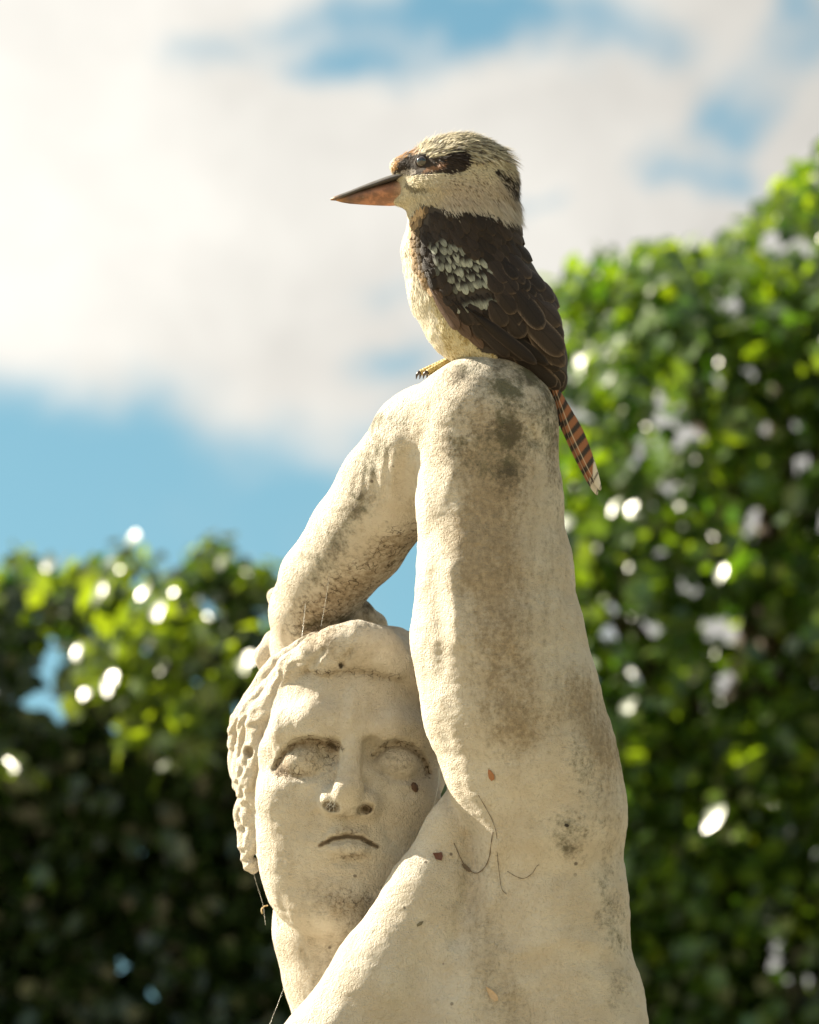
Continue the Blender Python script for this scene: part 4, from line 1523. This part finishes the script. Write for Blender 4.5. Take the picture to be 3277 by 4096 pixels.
# rows of coverts and scapulars laid like shingles from the tail up
BX = [1640, 1700, 1754, 1830, 1900, 2000, 2060, 2140, 2230, 2300]
BY = [1060, 1130, 1190, 1265, 1318, 1352, 1356, 1330, 1300, 1290]
ang0 = 1.0
ca, sa = math.cos(ang0), math.sin(ang0)
r = 600.0
row = 0
while r > -50:
    size = 36 + 48 * np.clip((r - 40) / 440, 0, 1)
    wid = size * 0.92
    nacr = int(920 / (wid * 0.62))
    row += 1
    for j in range(nacr):
        a_ = (j + 0.5 * (row % 2)) * wid * 0.62 - 340 + rf.uniform(-4, 4)
        rr = r + rf.uniform(-0.22, 0.22) * size
        X = 1720 + ca * rr + sa * a_
        Y = 855 + sa * rr - ca * a_
        grow = 1 + 0.30 * np.clip((X - 1900) / 250, 0, 1)
        an = warp_dir(X, Y) + rf.uniform(-0.09, 0.09)
        lw = size * rf.uniform(0.95, 1.2) * grow
        tipx, tipy = X + lw * math.cos(an), Y + lw * math.sin(an)
        if tipy > np.interp(tipx, BX, BY) + rf.uniform(-10, 10) or not inpoly([X], [Y], WING)[0]:
            continue
        if not inpoly([X + .7 * lw * math.cos(an)], [Y + .7 * lw * math.sin(an)], WING)[0]:
            continue
        if any(inpoly([X + f_ * lw * math.cos(an)], [Y + f_ * lw * math.sin(an)], P_)[0] for f_ in (0.75, 1.1) for P_ in (PALE1, PALE2)):
            continue
        edge_x = np.interp(Y, [833, 914, 1064, 1140, 1204, 1308], [1690, 1643, 1659, 1702, 1754, 1830])
        if X - edge_x < 44 and Y < 1230:
            continue
        fe.append((X, Y, lw * 1.2, wid * grow, an, 'S', dark(1 + 0.55 * np.clip((X - 1880) / 300, 0, 1)), 0.70 + 0.27 * float(np.clip((X - 1840 + (Y - 1100) * .3) / 300, 0, 1)) * rf.uniform(0.4, 1.15), 650 - r))
    r -= size * 0.42
# pale blue-white spotted coverts, each row lapping the one below
for lines in ([((1722, 962), (1765, 950)), ((1722, 990), (1772, 976)), ((1772, 968), (1855, 976)), ((1732, 1018), (1882, 1003)), ((1742, 1046), (1908, 1030)), ((1752, 1074), (1934, 1058)), ((1780, 1102), (1958, 1086)), ((1800, 1130), (1976, 1113))],
              [((1828, 1208), (2012, 1184))]):
    for li, (p_, q_) in enumerate(lines):
        nseg = max(2, int(math.hypot(q_[0] - p_[0], q_[1] - p_[1]) / 19))
        for k in range(nseg + 1):
            t = (k + 0.5 * (li % 2)) / nseg
            bow = -9 * math.sin(PI * t)
            X = p_[0] + (q_[0] - p_[0]) * t + rf.uniform(-5, 5)
            Y = p_[1] + (q_[1] - p_[1]) * t + rf.uniform(-7, 7) + bow
            bb = rf.choice((0.35, 0.6, 0.8, 0.9, 1.0, 1.05, 1.1)) * rf.uniform(0.85, 1.1) * (0.72 if X < 1775 else 1) * (0.85 if len(lines) == 1 else 1)
            fe.append((X - 4, Y - 8, rf.uniform(54, 74), rf.uniform(20, 31), 1.2 - 0.15 * t + rf.uniform(-0.12, 0.12), 'P', (0.46 * bb, 0.49 * bb, 0.43 * bb), 0.0, 720 + 40 - li * 4 - (60 if len(lines) == 1 else 0)))
# small cinnamon scales down the front edge of the wing
yy = 1215.0
while yy > 838:
    ex_ = np.interp(yy, [833, 870, 914, 1064, 1140, 1204, 1308], [1690, 1662, 1643, 1659, 1702, 1754, 1830])
    for c in range(3):
        X = ex_ - 3 + c * 15 + rf.uniform(-4, 4)
        Y = yy - 16 + rf.uniform(-6, 6)
        bb = rf.uniform(0.7, 1.4) * (1.0, 0.7, 0.22)[c]
        fe.append((X, Y, rf.uniform(32, 42), rf.uniform(19, 25), 1.35 + 0.12 * c - 0.3 * np.clip((Y - 1050) / 150, 0, 1), 'C', (0.50 * bb, 0.345 * bb, 0.19 * bb), 1, 800 - yy * 0.1))
    yy -= 15
fe.sort(key=lambda q: q[8])
FX = np.array([q[0] for q in fe])
FY = np.array([q[1] for q in fe])
TX = np.array([q[0] + q[2] * .55 * math.cos(q[4]) for q in fe])
TY = np.array([q[1] + q[2] * .55 * math.sin(q[4]) for q in fe])
print('feathers per wing', len(fe))
# wing panels: the folded wing under the feathers
wing_m, wn = material('wing under feathers')
finish(wn, (0.035, 0.026, 0.021), 0.7)
for sgn in (1, -1):
    # the folded wing itself: the body's dark side, lifted a little
    m_ = inpoly(fx, fy, WING) & ((fc[:, 2] - WB) * sgn > 4)
    ids = np.unique(bf[m_])
    mp = np.full(len(bv), -1)
    mp[ids] = np.arange(len(ids))
    nrm = bs.normal(bv[ids])
    wg = mesh_obj('wing', to_world(bv[ids] + nrm * 0.9), mp[bf[m_]], wing_m, bird)
    sel = list(range(len(fe))) if sgn == 1 else [i for i in range(len(fe)) if fe[i][5] in 'SLT' and fe[i][2] > 62 and not (fe[i][5] in 'TL' and TX[i] > 2120) and FX[i] < 2060]
    w1, d1 = bs.march(FX[sel], FY[sel], WB + sgn * 110, 60, sgn)
    w2, d2_ = bs.march(TX[sel], TY[sel], WB + sgn * 110, 60, sgn)
    P1 = np.stack([(FX[sel] / 4.0012 - 409.5) * (1 - w1 / D0), (512 - FY[sel] / 4) * (1 - w1 / D0), w1], 1)
    P2 = np.stack([(TX[sel] / 4.0012 - 409.5) * (1 - w2 / D0), (512 - TY[sel] / 4) * (1 - w2 / D0), w2], 1)
    bad1 = np.abs(d1) > 2
    bad2 = np.abs(d2_) > 2
    P1[bad1, 2] = WB + sgn * 6
    P2[bad2, 2] = WB + sgn * 4
    N1 = bs.normal(P1)
    N2 = bs.normal(P2)
    cnt = 0
    for j, i in enumerate(sel):
        X, Y, ln_, wd_, an, kind, colr, al, rank = fe[i]
        a3, b3 = P1[j], P2[j]
        if bad1[j] or (bad2[j] and kind in 'SPC'):
            continue
        if sgn == -1 and kind == 'L' and rank < -3.5:
            continue
        nn = N1[j] * 0.5 + N2[j] * 0.5
        if nn[2] * sgn < 0.05:
            nn = nn + np.array((0, 0, sgn * (0.1 - nn[2] * sgn)))
        nn = nn / np.linalg.norm(nn)
        dv_ = b3 - a3
        dv_ = dv_ - nn * (dv_ @ nn)
        dv_ /= np.linalg.norm(dv_) + 1e-9
        lift = {'S': 0.11, 'P': 0.045, 'C': 0.14, 'T': 0.06, 'L': 0.02}[kind]
        dy_ = dv_ * math.cos(lift) + nn * math.sin(lift)
        nz = nn * math.cos(lift) - dv_ * math.sin(lift)
        dx_ = np.cross(dy_, nz)
        Lu, Wu = ln_ / 4.0, wd_ / 4.0
        org = a3 + nn * {'S': 1.5, 'P': 1.9 + rf.uniform(-0.25, 0.45), 'C': 1.0, 'T': 1.6 + 0.2 * rank, 'L': 1.0 + 0.12 * (rank + 6) * 0.5}[kind]
        o = bpy.data.objects.new('feather', rf.choice({'S': fmesh, 'L': flong, 'T': fter, 'P': fpale, 'C': fpale}[kind]))
        COL.objects.link(o)
        o.parent = wg
        R_ = np.stack([dir_world(dx_) * Wu * K, dir_world(dy_) * Lu * K, dir_world(nz) * Lu * 0.9 * K], 1)
        mm = Matrix(R_.tolist()).to_4x4()
        mm.translation = Vector(to_world(org)[0]) - bird.location
        o.matrix_local = mm
        o.color = (*[float(c) for c in colr], float(al))
        cnt += 1
    print('feathers', sgn, cnt)
exec_time('wings')

# ---- tail
tm, tn = material('barred tail feather')
ta, sa_ = tn.attr('along'), tn.attr('across')
oi2 = tn.n('ShaderNodeObjectInfo')
tt_ = tn.math('ADD', ta, tn.math('MULTIPLY', sa_, -0.03))
tco2 = tn.n('ShaderNodeTexCoord').outputs['Object']
wob = tn.math('MULTIPLY', tn.math('SUBTRACT', tn.noise(tco2, 260, 3), 0.5), 0.07)
bar = tn.math('FRACT', tn.math('MULTIPLY', tn.math('ADD', tt_, wob), 9.0))
barf = tn.math('MULTIPLY', tn.ramp(bar, 0.46, 0.54), tn.ramp(bar, 0.98, 0.90))
barb2 = tn.n('ShaderNodeCombineXYZ')
tn.put(barb2.inputs[0], tn.math('ADD', tn.math('MULTIPLY', tn.math('ABSOLUTE', sa_), 7), tn.math('MULTIPLY', ta, -110)))
bno = tn.noise(barb2.outputs[0], 1.6, 3, 0.7)
ruf = tn.mix(bno, (0.24, 0.085, 0.036), (0.36, 0.15, 0.07))
c_ = tn.mix(barf, ruf, (0.028, 0.02, 0.018))
tipm = tn.ramp(tn.math('ADD', ta, tn.math('MULTIPLY', sa_, -0.10)), 0.80, 0.84)
edge_ = tn.math('MULTIPLY', tn.ramp(sa_, -0.55, -0.75), tn.ramp(oi2.outputs['Alpha'], 0.6, 0.4))
whf = tn.math('MAXIMUM', tipm, edge_)
wbar = tn.math('MULTIPLY', tn.ramp(bar, 0.75, 0.80), tn.ramp(bar, 0.98, 0.93))
c_ = tn.mix(whf, c_, tn.mix(tn.math('MULTIPLY', wbar, 0.85), (0.66, 0.61, 0.54), (0.05, 0.035, 0.03)))
shf = tn.ramp(tn.math('ABSOLUTE', tn.math('SUBTRACT', sa_, 0.55)), 0.10, 0.04)
c_ = tn.mix(tn.math('MULTIPLY', shf, 0.5), c_, (0.75, 0.66, 0.55))
finish(tn, c_, 0.5, bno, 0.5, 0.0005, 0.4)
dk, dn = material('black tail covert')
finish(dn, (0.014, 0.011, 0.011), 0.6)
tmesh = feather_mesh('tail_feather', 0.55, True, tm, 0.04, 16)
tails = [((2222, 1545, 14), (2405, 1962, 6), 66, (1, 1, 1, 1), tmesh), ((2212, 1545, 10), (2392, 1980, 2), 70, (1, 1, 1, 0), tmesh), ((2218, 1550, 4), (2398, 1950, -6), 70, (1, 1, 1, 1), tmesh),
         ((2206, 1552, -4), (2350, 1890, -14), 60, (1, 1, 1, 0), tmesh), ((2226, 1560, -16), (2400, 1940, -22), 66, (1, 1, 1, 1), tmesh), ((2190, 1555, 0), (2236, 1708, -4), 44, (1, 1, 1, 1), feather_mesh('tail_covert', 0.2, False, dk, 0.05))]
for a_, b_, wd_, colr, ms in tails:
    p, q2 = L(a_[0], a_[1], WB + a_[2]), L(b_[0], b_[1], WB + b_[2])
    dy_ = q2 - p
    ln_ = np.linalg.norm(dy_)
    dy_ /= ln_
    nz = np.array((0.25, 0.1, 1.0))
    nz -= dy_ * (nz @ dy_)
    nz /= np.linalg.norm(nz)
    dx_ = np.cross(dy_, nz)
    o = bpy.data.objects.new(ms.name.split('.')[0], ms)
    COL.objects.link(o)
    o.parent = bird
    R_ = np.stack([dir_world(dx_) * wd_ / 4 * K, dir_world(dy_) * ln_ * K, dir_world(nz) * 30 * K], 1)
    mm = Matrix(R_.tolist()).to_4x4()
    mm.translation = Vector(to_world(p)[0]) - bird.location
    o.matrix_local = mm
    o.color = colr

# ---- legs and toes
lgm, lgn = material('scaly bird foot')
lt = lgn.n('ShaderNodeTexCoord').outputs['Object']
sc_ = lgn.noise(lt, 700, 3)
finish(lgn, lgn.mix(lgn.ramp(sc_, 0.35, 0.65), (0.36, 0.25, 0.07), (0.55, 0.42, 0.17)), 0.6, sc_, 0.6, 0.0008)
clm, cln = material('claw')
finish(cln, (0.05, 0.035, 0.03), 0.35)


def knob(path, r0, r1, amp, per):
    """a scaly toe: evenly ringed tube"""
    P = [np.array(p) for p in path]
    seg = [np.linalg.norm(P[i + 1] - P[i]) for i in range(len(P) - 1)]
    T = sum(seg)
    n = max(6, int(T / per * 4))
    cum = np.concatenate([[0], np.cumsum(seg)])
    s_ = np.linspace(0, T, n)
    pts = np.stack([np.interp(s_, cum, [p[k] for p in P]) for k in range(3)], 1)
    rad = [(r0 + (r1 - r0) * a / T) * (1 + amp * (0.5 + 0.5 * math.cos(2 * PI * a / per))) for a in s_]
    return tube(to_world(pts), [q * K for q in rad], 10)


for w0, ox in ((-27, 0), (-52, 14)):
    v_, f_ = knob([L(1905 + ox, 1362, w0 + 4), L(1862 + ox, 1398, w0 + 2), L(1818 + ox, 1430, w0)], 6.2, 4.8, 0.08, 3.0)
    ft = mesh_obj('leg', v_, f_, lgm, bird)
    for ex, ey, ew in ((1684 + ox, 1491, w0 + 1), (1712 + ox, 1490, w0 + 12), (1716 + ox, 1480, w0 - 10)):
        v_, f_ = knob([L(1822 + ox, 1430, w0), L((ex + 1822 + ox) / 2, (ey + 1437) / 2 - 3, (ew + w0) / 2), L(ex, ey, ew)], 3.9, 3.0, 0.16, 3.4)
        toe = mesh_obj('toe', v_, f_, lgm, ft)
        v_, f_ = tube([W(ex + 4, ey - 1, ew), W(ex - 8, ey - 1, ew), W(ex - 16, ey + 8, ew), W(ex - 19, ey + 26, ew)], [2.2 * K, 2.1 * K, 1.5 * K, 0.3 * K], 8)
        mesh_obj('claw', v_, f_, clm, ft)
exec_time('bird')

# ------------------------------------------------------------------ the pedestal below the picture
pb = statue.location
ped = thing('pedestal', 'moulded grey stone pedestal carrying the marble statue', 'pedestal', (pb.x, pb.y - 0.12, 0))
pst, pn_ = material('pedestal stone')
pt_ = pn_.n('ShaderNodeTexCoord').outputs['Object']
pz = pn_.noise(pt_, 30, 5, 0.65)
finish(pn_, pn_.mix(pz, (0.42, 0.38, 0.31), (0.28, 0.26, 0.21)), 0.9, pz, 0.5, 0.003)


def block(name, prof, parent, mat):
    """square block swept from a profile of (half width, z)"""
    vs, fs = [], []
    o = parent.location
    for hw, z in prof:
        vs += [(o.x - hw, o.y - hw, z), (o.x + hw, o.y - hw, z), (o.x + hw, o.y + hw, z), (o.x - hw, o.y + hw, z)]
    for i in range(len(prof) - 1):
        for k in range(4):
            a_, b_ = i * 4 + k, i * 4 + (k + 1) % 4
            fs.append((a_, b_, b_ + 4, a_ + 4))
    fs += [(3, 2, 1, 0), tuple(range(len(vs) - 4, len(vs)))]
    return mesh_obj(name, vs, fs, mat, parent, smooth=False)


ztop = float(to_world(lv)[:, 2].min()) + 0.01
block('base', [(0.46, -0.02), (0.46, 0.12), (0.44, 0.14), (0.40, 0.16), (0.37, 0.19)], ped, pst)
block('shaft', [(0.355, 0.19), (0.345, ztop - 0.16)], ped, pst)
block('cap', [(0.36, ztop - 0.16), (0.38, ztop - 0.13), (0.43, ztop - 0.10), (0.44, ztop - 0.03), (0.42, ztop)], ped, pst)

# ------------------------------------------------------------------ little things stuck to the marble


def on_body(x, y, off=0.0, w0=140):
    w_ = body.surf_w(x, y, w0, 90)
    p = L(x, y, w_)
    n_ = body.normal(p[None])[0]
    return p + n_ * off, n_


def small_mat(name, c1, c2, rough=0.7):
    m, nt = material(name)
    z = nt.noise(nt.n('ShaderNodeTexCoord').outputs['Object'], 900, 3, 0.6)
    finish(nt, nt.mix(z, c1, c2), rough, z, 0.6, 0.0006)
    return m


def frame_at(p, n_, ang):
    t = np.array((math.cos(ang), -math.sin(ang), 0.0))
    t = t - n_ * (t @ n_)
    t /= np.linalg.norm(t)
    return t, np.cross(n_, t), n_


# a brown ridged cocoon on the cheek
p, n_ = on_body(1657, 3149, 1.2)
t, s_, n_ = frame_at(p, n_, 1.1)
vs, fs = [], []
NU, NV = 16, 14
for i in range(NU + 1):
    th = PI * i / NU
    for k in range(NV):
        ph = 2 * PI * k / NV
        rr = 1 + 0.08 * math.sin(th * 9) + 0.04 * math.sin(3 * ph)
        vs.append(p + t * (-5.4 * math.cos(th)) + (s_ * math.cos(ph) * 3.6 + n_ * math.sin(ph) * 2.6) * math.sin(th) * rr)
for i in range(NU):
    for k in range(NV):
        a_, b_ = i * NV + k, i * NV + (k + 1) % NV
        fs.append((a_, b_, b_ + NV, a_ + NV))
o = mesh_obj('cocoon', to_world(np.array(vs)), fs, small_mat('cocoon', (0.13, 0.07, 0.04), (0.045, 0.025, 0.016)), None, True, to_world(p)[0])
tag(o, 'small dark brown oval cocoon stuck to the marble cheek below the eye', 'cocoon')


def flake(name, label, cat, x, y, ang, outline, mat, lift=0.6, curl=0.25):
    """a small curled scrap lying on the stone"""
    p, n_ = on_body(x, y, lift)
    t, s_, n_ = frame_at(p, n_, ang)
    nn = len(outline)
    vs = []
    for side in (0, 1):
        for a, b in outline:
            vs.append(p + t * a + s_ * b + n_ * (curl * (abs(a) + abs(b)) * 0.5 + side * 0.35))
        vs.append(p + n_ * (side * 0.35 + 0.2))
    fs = []
    for k in range(nn):
        k2 = (k + 1) % nn
        fs += [(k2, k, nn), (nn + 1 + k, nn + 1 + k2, 2 * nn + 1), (k, k2, nn + 1 + k2, nn + 1 + k)]
    o = mesh_obj(name, to_world(np.array(vs)), fs, mat, None, False, to_world(p)[0])
    return tag(o, label, cat)


flake('leaf_scrap', 'orange brown scrap of dead leaf on the upper arm above the armpit', 'leaf scrap', 1966, 3098, 1.35,
      [(-6, -1), (-2, -3), (3, -3.6), (6.5, -1.5), (5, 2.5), (1, 3.4), (-4, 1.5)], small_mat('orange leaf scrap', (0.40, 0.17, 0.06), (0.25, 0.11, 0.05)), 0.5, 0.05)
flake('leaf_scrap', 'dark red brown three cornered leaf scrap caught by the armpit fold', 'leaf scrap', 1756, 3424, 0.9,
      [(-6, -3), (1, -4.5), (6, -1), (3, 3), (-1, 4.5), (-3, 1)], small_mat('red brown leaf scrap', (0.16, 0.055, 0.03), (0.07, 0.03, 0.02)), 0.8, 0.3)
flake('leaf_scrap', 'tiny grey green leaf scrap on the pale breast muscle', 'leaf scrap', 1683, 3694, 2.6,
      [(-4, -0.5), (0, -2), (4, -1.2), (4.5, 1), (0, 1.6)], small_mat('grey leaf scrap', (0.19, 0.17, 0.12), (0.1, 0.09, 0.06)), 0.4, 0.05)
hm = small_mat('seed husk', (0.66, 0.52, 0.36), (0.45, 0.26, 0.12))
flake('seed_husk', 'pale tan curled seed husk on the lower ribs', 'seed husk', 1968, 3975, 0.95,
      [(-9, -0.6), (-4, -2.6), (2, -3.6), (8, -2.6), (9.5, 1), (5, 3.2), (-2, 2.4)], hm, 0.6, 0.28)
flake('dead_fly', 'black speck of a dead fly on the side below the armpit', 'dead insect', 2267, 3300, 0.4,
      [(-2.2, -1), (0, -1.7), (2.2, -1), (2.4, 0.9), (0, 1.5), (-2, 0.9)], small_mat('fly', (0.03, 0.02, 0.015), (0.012, 0.01, 0.01)), 0.6, 0.2)


def thread(name, label, cat, pts, rad, mat, group=None, surface=True, off=0.4):
    P_ = []
    for q in pts:
        if surface:
            a, n_ = on_body(q[0], q[1], off)
            P_.append(a)
        else:
            P_.append(L(*q))
    # smooth the polyline
    P_ = np.array(P_)
    for _ in range(2):
        q1 = P_[:-1] * 0.75 + P_[1:] * 0.25
        q2 = P_[:-1] * 0.25 + P_[1:] * 0.75
        P_ = np.concatenate([P_[:1], np.stack([q1, q2], 1).reshape(-1, 3), P_[-1:]])
    v, f = tube(to_world(P_), [rad * K * (1 + 0.25 * math.sin(i * 1.7)) for i in range(len(P_))], 5)
    o = mesh_obj(name, v, f, mat, None, True, to_world(P_[0])[0])
    return tag(o, label, cat, group)


tw = small_mat('dry tendril', (0.2, 0.15, 0.105), (0.09, 0.065, 0.045))
Z4 = lambda X, Y: (900 + X / 0.9583, 2900 + Y / 0.9583)
thread('tendril', 'dark dry tendril looping through the armpit fold', 'tendril', [Z4(*q) for q in ((878, 452), (898, 500), (918, 540), (940, 560), (968, 572), (1000, 545), (1016, 505), (1022, 450), (1028, 410))], 0.42, tw)
thread('tendril', 'long dry tendril hanging straight down from under the arm to the ribs', 'tendril', [Z4(*q) for q in ((972, 268), (1000, 315), (1030, 370), (1045, 430), (1044, 500), (1052, 560), (1060, 632), (1080, 648))], 0.3, tw)
thread('tendril', 'short curved dry tendril furthest from the face below the arm', 'tendril', [Z4(*q) for q in ((1084, 560), (1110, 578), (1145, 592), (1180, 570), (1195, 540), (1205, 535))], 0.28, tw)
tag(flake('debris', 'dark knot of dirt where the looping tendril bends', 'debris', *Z4(925, 548), 0.8, [(-6, -1), (-2, -2.4), (4, -2), (7, 0.6), (2, 2), (-4, 1.6)], tw, 0.6, 0.2), 'dark knot of dirt where the looping tendril bends', 'debris')

web, wbn = material('spider silk')
finish(wbn, (0.8, 0.8, 0.74), 0.3, spec=0.8)
thread('spider_thread', 'bright short spider thread hanging from the wrist to the hair', 'spider thread', [(1222, 2418, -112), (1216, 2480, -104), (1208, 2548, -92)], 0.2, web, surface=False)
thread('spider_thread', 'faint long spider thread crossing the forearm down to the hair', 'spider thread', [(1321, 2272, -104), (1304, 2400, -92), (1284, 2508, -80)], 0.11, web, surface=False)
thread('spider_thread', 'thin spider thread from the raised arm past the cheek to the chest', 'spider thread', [(1756, 2990, -30), (1760, 3110, -24), (1742, 3200, -14), (1721, 3300, -8)], 0.12, web, surface=False)
thread('spider_thread', 'thin spider thread slanting off the neck at the bottom edge', 'spider thread', [(1140, 3940, -190), (1110, 4020, -180), (1078, 4100, -170)], 0.13, web, surface=False)
thread('spider_thread', 'loose spider thread hanging along the jaw below the hair', 'spider thread', [(1006, 3440, -190), (1020, 3520, -196), (1052, 3610, -190), (1062, 3700, -182)], 0.12, web, surface=False)
nwb = thing('spider_web', 'tiny spider web of white threads across the left nostril', 'spider web', Vector(to_world(on_body(1325, 3215, 2, 5)[0])[0]))
rw = random.Random(3)
for (a, b) in [((1312, 3185), (1338, 3242)), ((1300, 3240), (1345, 3196)), ((1322, 3180), (1318, 3248)), ((1340, 3186), (1300, 3232)), ((1330, 3190), (1348, 3240)), ((1304, 3214), (1362, 3234)), ((1316, 3196), (1356, 3226)), ((1338, 3200), (1334, 3252)), ((1346, 3208), (1312, 3246))]:
    q1 = L(a[0], a[1], -34 + rw.uniform(-2, 2))
    q2 = L(b[0], b[1], -40 + rw.uniform(-2, 2))
    v, f = tube(to_world(np.array([q1, (q1 + q2) / 2 + np.array((0, -0.4, 0.3)), q2])), [0.11 * K] * 3, 4)
    mesh_obj('silk', v, f, web, nwb)
dry = small_mat('dry grass', (0.6, 0.46, 0.22), (0.42, 0.3, 0.14))
fb = thread('dry_stalk', 'short frayed straw stalk caught at the edge of the jaw', 'stalk', [(1072, 3622, -168), (1056, 3624, -166), (1044, 3640, -164), (1050, 3655, -162)], 0.7, dry, surface=False)
thread('plant_fibre', 'curled pale fibre beside the base of the barred tail', 'fibre', [(2226, 1660, -8), (2217, 1660, -6), (2212, 1668, -4), (2213, 1678, -3)], 0.35, dry, surface=False)
exec_time('small things')
